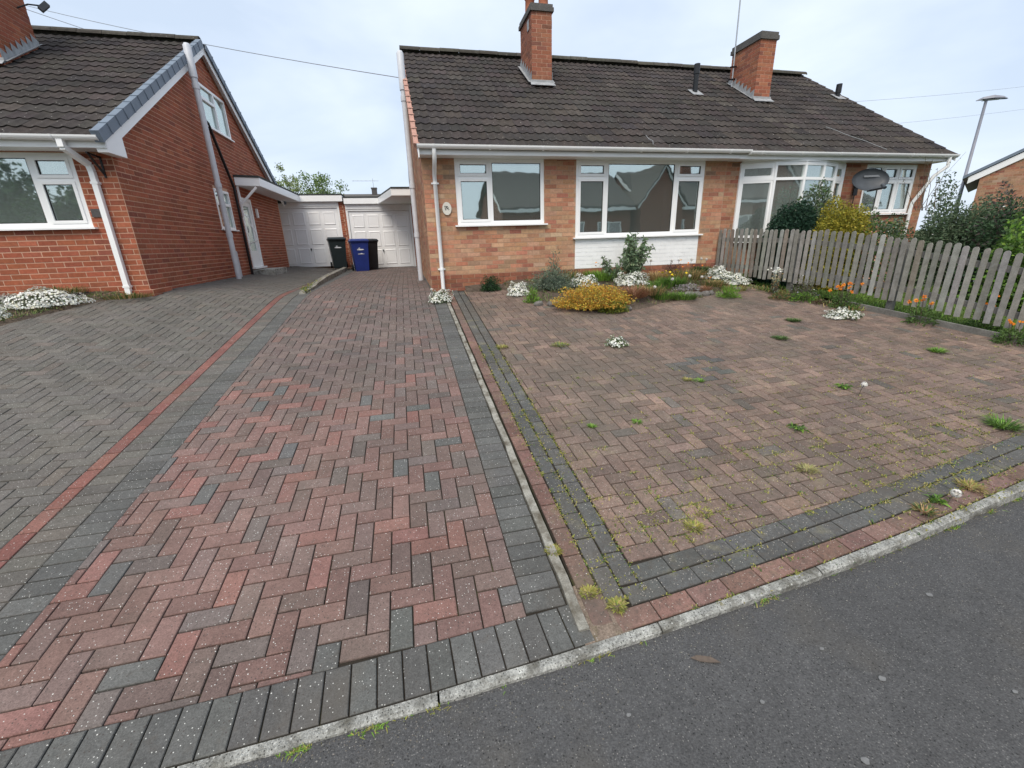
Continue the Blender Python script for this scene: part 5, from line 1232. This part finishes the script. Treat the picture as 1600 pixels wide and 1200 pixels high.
for _ in range(9000):
    y = R.uniform(3.0, 7.2); x = fence_x(y)+.12+R.random()**1.6*3.2; p = Vector((x, y, g(x, y)+.03)); blade(m, p, rdir(1.3), R.uniform(.03, .08), .004, jit(pick(BRT+MID), .25), .5)
o = m.build('grass', 'leaf', None, (8, 5, .6)); o['kind'] = 'stuff'; o['label'] = 'green lawn grass behind the picket fence'; o['category'] = 'grass'

# ------------------------------------------------------------------ beyond: trees, houses, lamp, wires
def tree(name, lab, x, y, z, h, rx, rz_, n, size, pal, group, trunk_h=.45):
    T = thing(name, (x, y, z), lab, 'tree', group); m = MB()
    m.tube([(x, y, z), (x+.05, y, z+h*trunk_h), (x, y, z+h*.8)], [.16, .11, .03], 9); tips = []
    for _ in range(16):
        a = R.uniform(0, 6.28); s = R.uniform(.25, .6); e = Vector((x+rx*.8*math.cos(a), y+rx*.8*math.sin(a), z+h*R.uniform(.5, .98))); b = Vector((x, y, z+h*s)); mid = b.lerp(e, .5)+Vector((0, 0, .15)); m.tube([b, mid, e], [.05, .03, .008], 5); tips += [mid, e, mid.lerp(e, .5)]
    m.build('trunk', 'bark', T); ml = MB(); cl = [(t, R.uniform(.35, .75)) for t in tips]+[(Vector((x+R.gauss(0, rx*.4), y+R.gauss(0, rx*.4), z+h-rz_+R.gauss(0, rz_*.45))), R.uniform(.3, .7)) for _ in range(26)]
    for _ in range(n):
        c, r = R.choice(cl); d = rdir(.1); leaf(ml, c+d*r*R.random()**.6*rx*.6, rdir(.2), size*R.uniform(.6, 1.2), size*.3, jit(pick(pal), .25, .06))
    ml.build('crown', 'leaf', T); return T
PALE = ((3, (.16, .24, .08)), (2, (.22, .30, .12)), (1, (.10, .16, .05)))
tree('tree', 'pale green young tree behind the left garage roof', -3.75, 25, 1.0, 4.3, 1.1, 1.5, 13000, .10, PALE, 'spring trees beyond the garages')
tree('tree', 'yellow green tree behind the gable of the red brick house', -5.9, 26, 1.0, 4.6, 1.1, 1.6, 9000, .10, ((3, (.22, .28, .10)), (2, (.28, .33, .15))), 'spring trees beyond the garages')
fb = thing('far_bungalow', (-3, 33, 1.2), 'tiled roof of a distant bungalow just above the right garage', 'house')
m = MB(); m.prism([(-5.5, 31, 1.0), (-5.5, 31, 3.6), (-5.5, 34.5, 5.15), (-5.5, 38, 3.6), (-5.5, 38, 1.0)], (8.5, 0, 0)); m.build('wall', 'mortar_pink', fb)
m = MB(); m.prism([(-5.7, 30.7, 3.55), (-5.7, 34.5, 5.3), (-5.7, 34.5, 5.22), (-5.7, 30.7, 3.47)], (8.9, 0, 0)); m.prism([(-5.7, 38.3, 3.55), (-5.7, 34.5, 5.3), (-5.7, 34.5, 5.22), (-5.7, 38.3, 3.47)], (8.9, 0, 0)); m.build('roof', 'concrete_cap', fb)
m = MB(); m.box(-1.95, -1.6, 34.3, 34.7, 5.0, 5.62); m.box(-1.98, -1.57, 34.27, 34.73, 5.62, 5.7); m.build('chimney', 'dark_plate', fb)
m = MB(); m.tube([(-1.8, 34.5, 5.6), (-1.8, 34.5, 6.3)], .015, 5); m.bar((-3.2, 34.5, 6.15), (-1.4, 34.5, 6.15), .02, .02)
for k in range(6): m.bar((-3.1+.28*k, 34.3, 6.15), (-3.1+.28*k, 34.7, 6.15), .012, .012)
m.build('aerial', 'steel', fb)
# brick house at the right edge
e0 = Vector((20.28, 12.83, 0)); ed = Vector((.51, -.86, 0)).normalized(); en = Vector((-.86, -.51, 0)).normalized()
HE = thing('far_house', (21.5, 10.8, 1.0), 'brick house with white bargeboard at the right edge behind the shrubs', 'house')
def ep(u, z, o=0): return e0+ed*u-en*o+Vector((0, 0, z))
PROF = [(.25, .5), (.25, 3.55), (4.6, 5.95), (8.95, 3.55), (8.95, .5)]
m = MB(); m.prism([ep(u, z) for u, z in PROF], -en*9); wE = m.build('wall', 'mortar_buff', HE)
put_bricks(lay_bricks(e0, ed, en, .25, 8.95, .8, 6.0, tuple((a, (c[0]*.82, c[1]*.82, c[2]*.85)) for a, c in PAL_A), top=lambda u: 3.55+(min(u, 9.2-u)-.25)*.55), wE, 0)
m = MB()
for ua, ub in ((-.05, 4.6), (9.25, 4.6)): m.prism([ep(ua, 3.30, -.06), ep(ua, 3.52, -.06), ep(ub, 6.08, -.06), ep(ub, 5.86, -.06)], -en*.04)
m.build('bargeboard', 'white_upvc', HE)
m = MB()
for ua, ub in ((-.2, 4.6), (9.4, 4.6)): m.prism([ep(ua, 3.47, -.10), ep(ua, 3.57, -.10), ep(ub, 6.22, -.10), ep(ub, 6.10, -.10)], -en*9.3)
m.build('roof', 'grey_cap', HE)
# street lamp
SLm = thing('street_lamp', (21.9, 14.05, .9), 'grey street lamp post behind the shrubs on the right', 'street lamp')
m = MB(); m.tube([(21.75, 13.95, .9), (21.75, 13.95, 2.2), (21.75, 13.95, 2.2), (21.75, 13.95, 6.3)], [.09, .09, .06, .045], 12); m.build('post', 'lamp_post', SLm, smooth=True)
m = MB(); hd = Vector((21.75, 13.95, 6.3)); hr = Vector((.86, -.51, 0))
vs = []
for k, (d, wz, hz) in enumerate(((-.30, .03, .02), (-.15, .12, .07), (.15, .16, .10), (.45, .14, .06), (.62, .05, .015))):
    c = hd+hr*d+Vector((0, 0, .03*math.sin(k))); s = Vector((.51, .86, 0))*wz; vs += [c-s, c+s, c+s*.7+Vector((0, 0, hz)), c-s*.7+Vector((0, 0, hz))]
m.add(vs, [(i*4+j, i*4+(j+1) % 4, (i+1)*4+(j+1) % 4, (i+1)*4+j) for i in range(4) for j in range(4)]+[(3, 2, 1, 0), (16, 17, 18, 19)]); m.build('lantern', 'lamp_post', SLm)
m = MB(); m.prism([hd+hr*d+Vector((.51, .86, 0))*w_ for d, w_ in ((-.1, -.09), (.42, -.1), (.42, .1), (-.1, .09))], (0, 0, -.012)); m.build('lens', 'lamp_glass', SLm)
def wire(a, b, sag, lab, r=.012):
    a, b = Vector(a), Vector(b); m = MB(); m.tube([a.lerp(b, i/14)-Vector((0, 0, sag*4*(i/14)*(1-i/14))) for i in range(15)], r, 5); o = m.build('overhead_wire', 'wire', None, a); tag(o, lab, 'wire', 'overhead wires')
wire((.34, 11.6, 5.36), (-14.5, 23.9, 11.2), .15, 'overhead wire running left from the gable of the buff bungalow', .008)
wire((-14.2, 12.8, 9.05), (-4.9, 13.2, 6.06), .12, 'thin overhead wire meeting the ridge of the red brick house', .006)
wire((11.4, 11.6, 5.2), (40, 16, 9.5), .3, 'upper overhead wire behind the street lamp', .0035)
wire((11.4, 12.0, 4.6), (40, 16, 8.6), .3, 'lower overhead wire behind the street lamp', .0035)
# loose cable lying on B's roof
m = MB(); m.tube([(9.05+.1*i+.03*math.sin(i*2), 8.62-.16*i, 3.28+.625*(8.62-.16*i-7.66)+.045) for i in range(7)], .005, 5); m.build('roof_cable', 'lead', rB)
m = MB(); m.tube([(4.42, 7.66, 3.33), (4.44, 7.72, 3.40), (4.42, 7.82, 3.45), (4.40, 7.9, 3.52)], .005, 5); m.build('roof_cable', 'lead', rA)

# houses and trees across the road (they show as reflections in the windows)
def opposite(x0, x1, lab, D=10.2):
    T = thing('opposite_bungalow', ((x0+x1)/2, -D-4, .3), lab, 'house', 'bungalows across the road'); E_, Rg = 3.7, 6.05
    m = MB(); m.prism([(x0, -D, .2), (x0, -D, E_), (x0, -D-4, Rg-.05), (x0, -D-8, E_), (x0, -D-8, .2)], (x1-x0, 0, 0)); m.build('wall', 'brick_wall_far', T)
    m = MB()
    for s in (-1, 1): m.prism([(x0-.2, -D-4, Rg), (x0-.2, -D-4+s*4.35, E_-.12), (x0-.2, -D-4+s*4.35, E_-.02), (x0-.2, -D-4, Rg+.1)], (x1-x0+.4, 0, 0))
    m.build('roof', 'concrete_cap', T)
    m = MB(); m.box(x0-.2, x1+.2, -D+.34, -D+.38, E_-.30, E_-.13)
    for x in (x0-.23, x1+.2): m.prism([(x, -D-4, Rg-.2), (x, -D+.36, E_-.32), (x, -D+.36, E_-.14), (x, -D-4, Rg)], (.03, 0, 0))
    m.build('bargeboard', 'white_upvc', T)
    for wx in (x0+1.2, x0+3.6, x0+6.0):
        m = MB(); m.box(wx, wx+1.6, -D-.01, -D+.05, 1.5, 1.56); m.box(wx, wx+1.6, -D-.01, -D+.05, 2.74, 2.8); m.box(wx, wx+.06, -D-.01, -D+.05, 1.56, 2.74); m.box(wx+1.54, wx+1.6, -D-.01, -D+.05, 1.56, 2.74); m.box(wx+.77, wx+.83, -D-.01, -D+.05, 1.56, 2.74); W = m.build('window', 'white_upvc', T)
        m = MB(); m.box(wx+.06, wx+1.54, -D+.01, -D+.02, 1.56, 2.74); m.build('pane', 'lamp_glass', W)
    m = MB(); m.box(x0+4.2, x0+4.8, -D-3.6, -D-2.8, Rg-.7, Rg+.7); m.build('chimney', 'brick_wall_far', T)
opposite(5.7, 13.9, 'bungalow across the road reflected in the picture window')
opposite(15.0, 23.5, 'second bungalow across the road reflected in the picture window')
opposite(24.7, 33, 'bungalow across the road reflected in the bow window')
OB = bpy.data.objects['opposite_bungalow.001']
m = MB(); m.prism([(14.3, -9.6, .2), (14.3, -9.6, 3.7), (15.75, -9.6, 5.7), (17.2, -9.6, 3.7), (17.2, -9.6, .2)], (0, -4, 0)); m.build('front_gable', 'brick_wall_far', OB)
m = MB()
for xa in (14.1, 17.4): m.prism([(xa, -9.5, 3.45), (xa, -9.5, 3.62), (15.75, -9.5, 5.92), (15.75, -9.5, 5.75)], (0, -.04, 0))
m.build('bargeboard', 'white_upvc', OB)
m = MB()
for xa in (14.05, 17.45): m.prism([(xa, -9.4, 3.63), (xa, -9.4, 3.72), (15.75, -9.4, 6.02), (15.75, -9.4, 5.93)], (0, -4.5, 0))
m.build('gable_roof', 'concrete_cap', OB)
for k, (x, y, h) in enumerate(((-16.5, -11, 5.2), (-20, -13, 6.0), (-24, -12, 5.0), (-13.8, -14, 4.6))):
    tree('garden_tree', ('nearest', 'tallest', 'farthest left', 'farthest right')[k]+' garden tree across the road reflected in the left house window', x, y, .2, h, 2.0, 2.4, 2600, .28, ((3, (.03, .06, .02)), (2, (.05, .09, .03)), (1, (.07, .12, .04))), 'trees across the road', .3)

# ------------------------------------------------------------------ litter on the road and paving
GUM = ((1.63, .86, .011, 'larger pale gum spot in the middle of the road'), (2.25, 1.12, .012, 'pale gum spot nearest the kerb at right'), (1.30, .66, .011, 'pale gum spot low in the centre of the road'), (.98, .60, .008, 'faint small gum spot lowest on the left of the road'), (2.05, .70, .008, 'small gum spot at the lower right'), (.62, .98, .007, 'tiny gum spot near the kerb corner'), (1.52, 1.02, .008, 'small gum spot just below the kerb'), (1.12, .90, .008, 'faint gum spot below the dead leaf'))
for x, y, r, lab in GUM:
    m = MB(); q = 9; z = rz(y)+.0035; m.prism([(x+r*1.3*math.cos(2*pi*i/q)*R.uniform(.75, 1.15), y+r*math.sin(2*pi*i/q)*R.uniform(.75, 1.15), z) for i in range(q)], (0, 0, .001)); o = m.build('gum_spot', 'gum', None, (x, y, z)); tag(o, lab, 'gum spot', 'gum spots on the road')
m = MB(); z = rz(1.05)+.004; a = Vector((1.02, 1.10, z)); m.prism([a+Vector(p) for p in ((-.05, .02, 0), (-.02, .022, .003), (.03, .0, .004), (.055, -.03, .001), (.02, -.022, .002), (-.02, -.006, .001))], (0, 0, .002)); o = m.build('dead_leaf', 'dead_leaf', None, a); tag(o, 'brown dead leaf on the road below the border corner', 'leaf')

GC = ((3, (.15, .20, .07)), (2, (.10, .15, .05)), (2, (.32, .25, .13)), (1, (.24, .17, .11)), (1.5, (.20, .30, .08)))
m = MB(); k = 0
while k < 11000:
    x, y = R.uniform(1.7, 6.2), R.uniform(6.2, 8.0)
    if y < bedge(x)+.02: k += 1; continue
    if math.sin(x*7.1)*math.cos(y*8.3)+.6*math.sin(x*17+y*13) < -.35: k += 1; continue
    p = Vector((x, y, bz(x, y)-.004)); k += 1
    if R.random() < .5: leaf(m, p, rdir(.7), R.uniform(.025, .06), .010, jit(pick(GC), .25, .06))
    else: blade(m, p, rdir(1.2), R.uniform(.04, .13), .003, jit(pick(GC), .25, .06), .5)
o = m.build('ground_cover', 'leaf', None, (4, 7, .9)); o['kind'] = 'stuff'; o['label'] = 'low weeds and creeping plants covering the flower bed'; o['category'] = 'weeds'
m = MB()
for _ in range(3600):
    y = R.uniform(5.6, 7.9); x = -4.22-max(0, 7.85-y)*.555-R.random()*1.3; p = Vector((x, y, g(x, y)+.03))
    if R.random() < .5: leaf(m, p, rdir(.7), R.uniform(.025, .06), .011, jit(pick(GC), .25, .06))
    else: blade(m, p, rdir(1.2), R.uniform(.04, .12), .003, jit(pick(GC), .25, .06), .5)
o = m.build('side_bed_cover', 'leaf', None, (-5, 7, 1)); o['kind'] = 'stuff'; o['label'] = 'low weeds covering the bed beside the red brick house'; o['category'] = 'weeds'
m = MB()
for _ in range(3200):
    x = R.uniform(-2, 7); y = yk(x)-.048-abs(R.gauss(0, .10))*(1+.6*math.sin(x*3.1)); r = R.uniform(.0012, .0036); z = rz(y)
    q = [(x+r*R.uniform(.6, 1.2), y, z), (x, y+r, z), (x-r*R.uniform(.6, 1.2), y, z), (x, y-r, z), (x, y, z+r*.9)]
    m.add(q, [(0, 1, 4), (1, 2, 4), (2, 3, 4), (3, 0, 4)], jit(pick(((3, (.16, .145, .12)), (2, (.10, .095, .085)), (1, (.30, .29, .26)))), .2, .04))
o = m.build('road_grit', 'brick_a', None, (1, 1.1, .1)); o['kind'] = 'stuff'; o['label'] = 'loose grit lying along the road kerb'; o['category'] = 'grit'
m = MB()
for _ in range(420):
    x = R.uniform(-.5, 6); y = R.uniform(4.2, 7.8); r = R.uniform(.006, .016); z = g(x, y)+.001
    if x > fence_x(y)-.1 or (x > 1.6 and y > 6.2): continue
    a = R.uniform(0, 6.28); c, s_ = math.cos(a), math.sin(a)
    m.add([(x+r*c, y+r*s_, z+.001), (x-.5*r*s_, y+.5*r*c, z+.004), (x-r*c, y-r*s_, z+.001), (x+.5*r*s_, y-.5*r*c, z+.002)], [(0, 1, 2, 3)], jit(pick(((3, (.48, .45, .38)), (2, (.34, .28, .20)), (2, (.09, .07, .05)))), .15))
o = m.build('petal_litter', 'petal', None, (2, 6, .7)); o['kind'] = 'stuff'; o['label'] = 'fallen petals and leaf scraps on the paving'; o['category'] = 'litter'
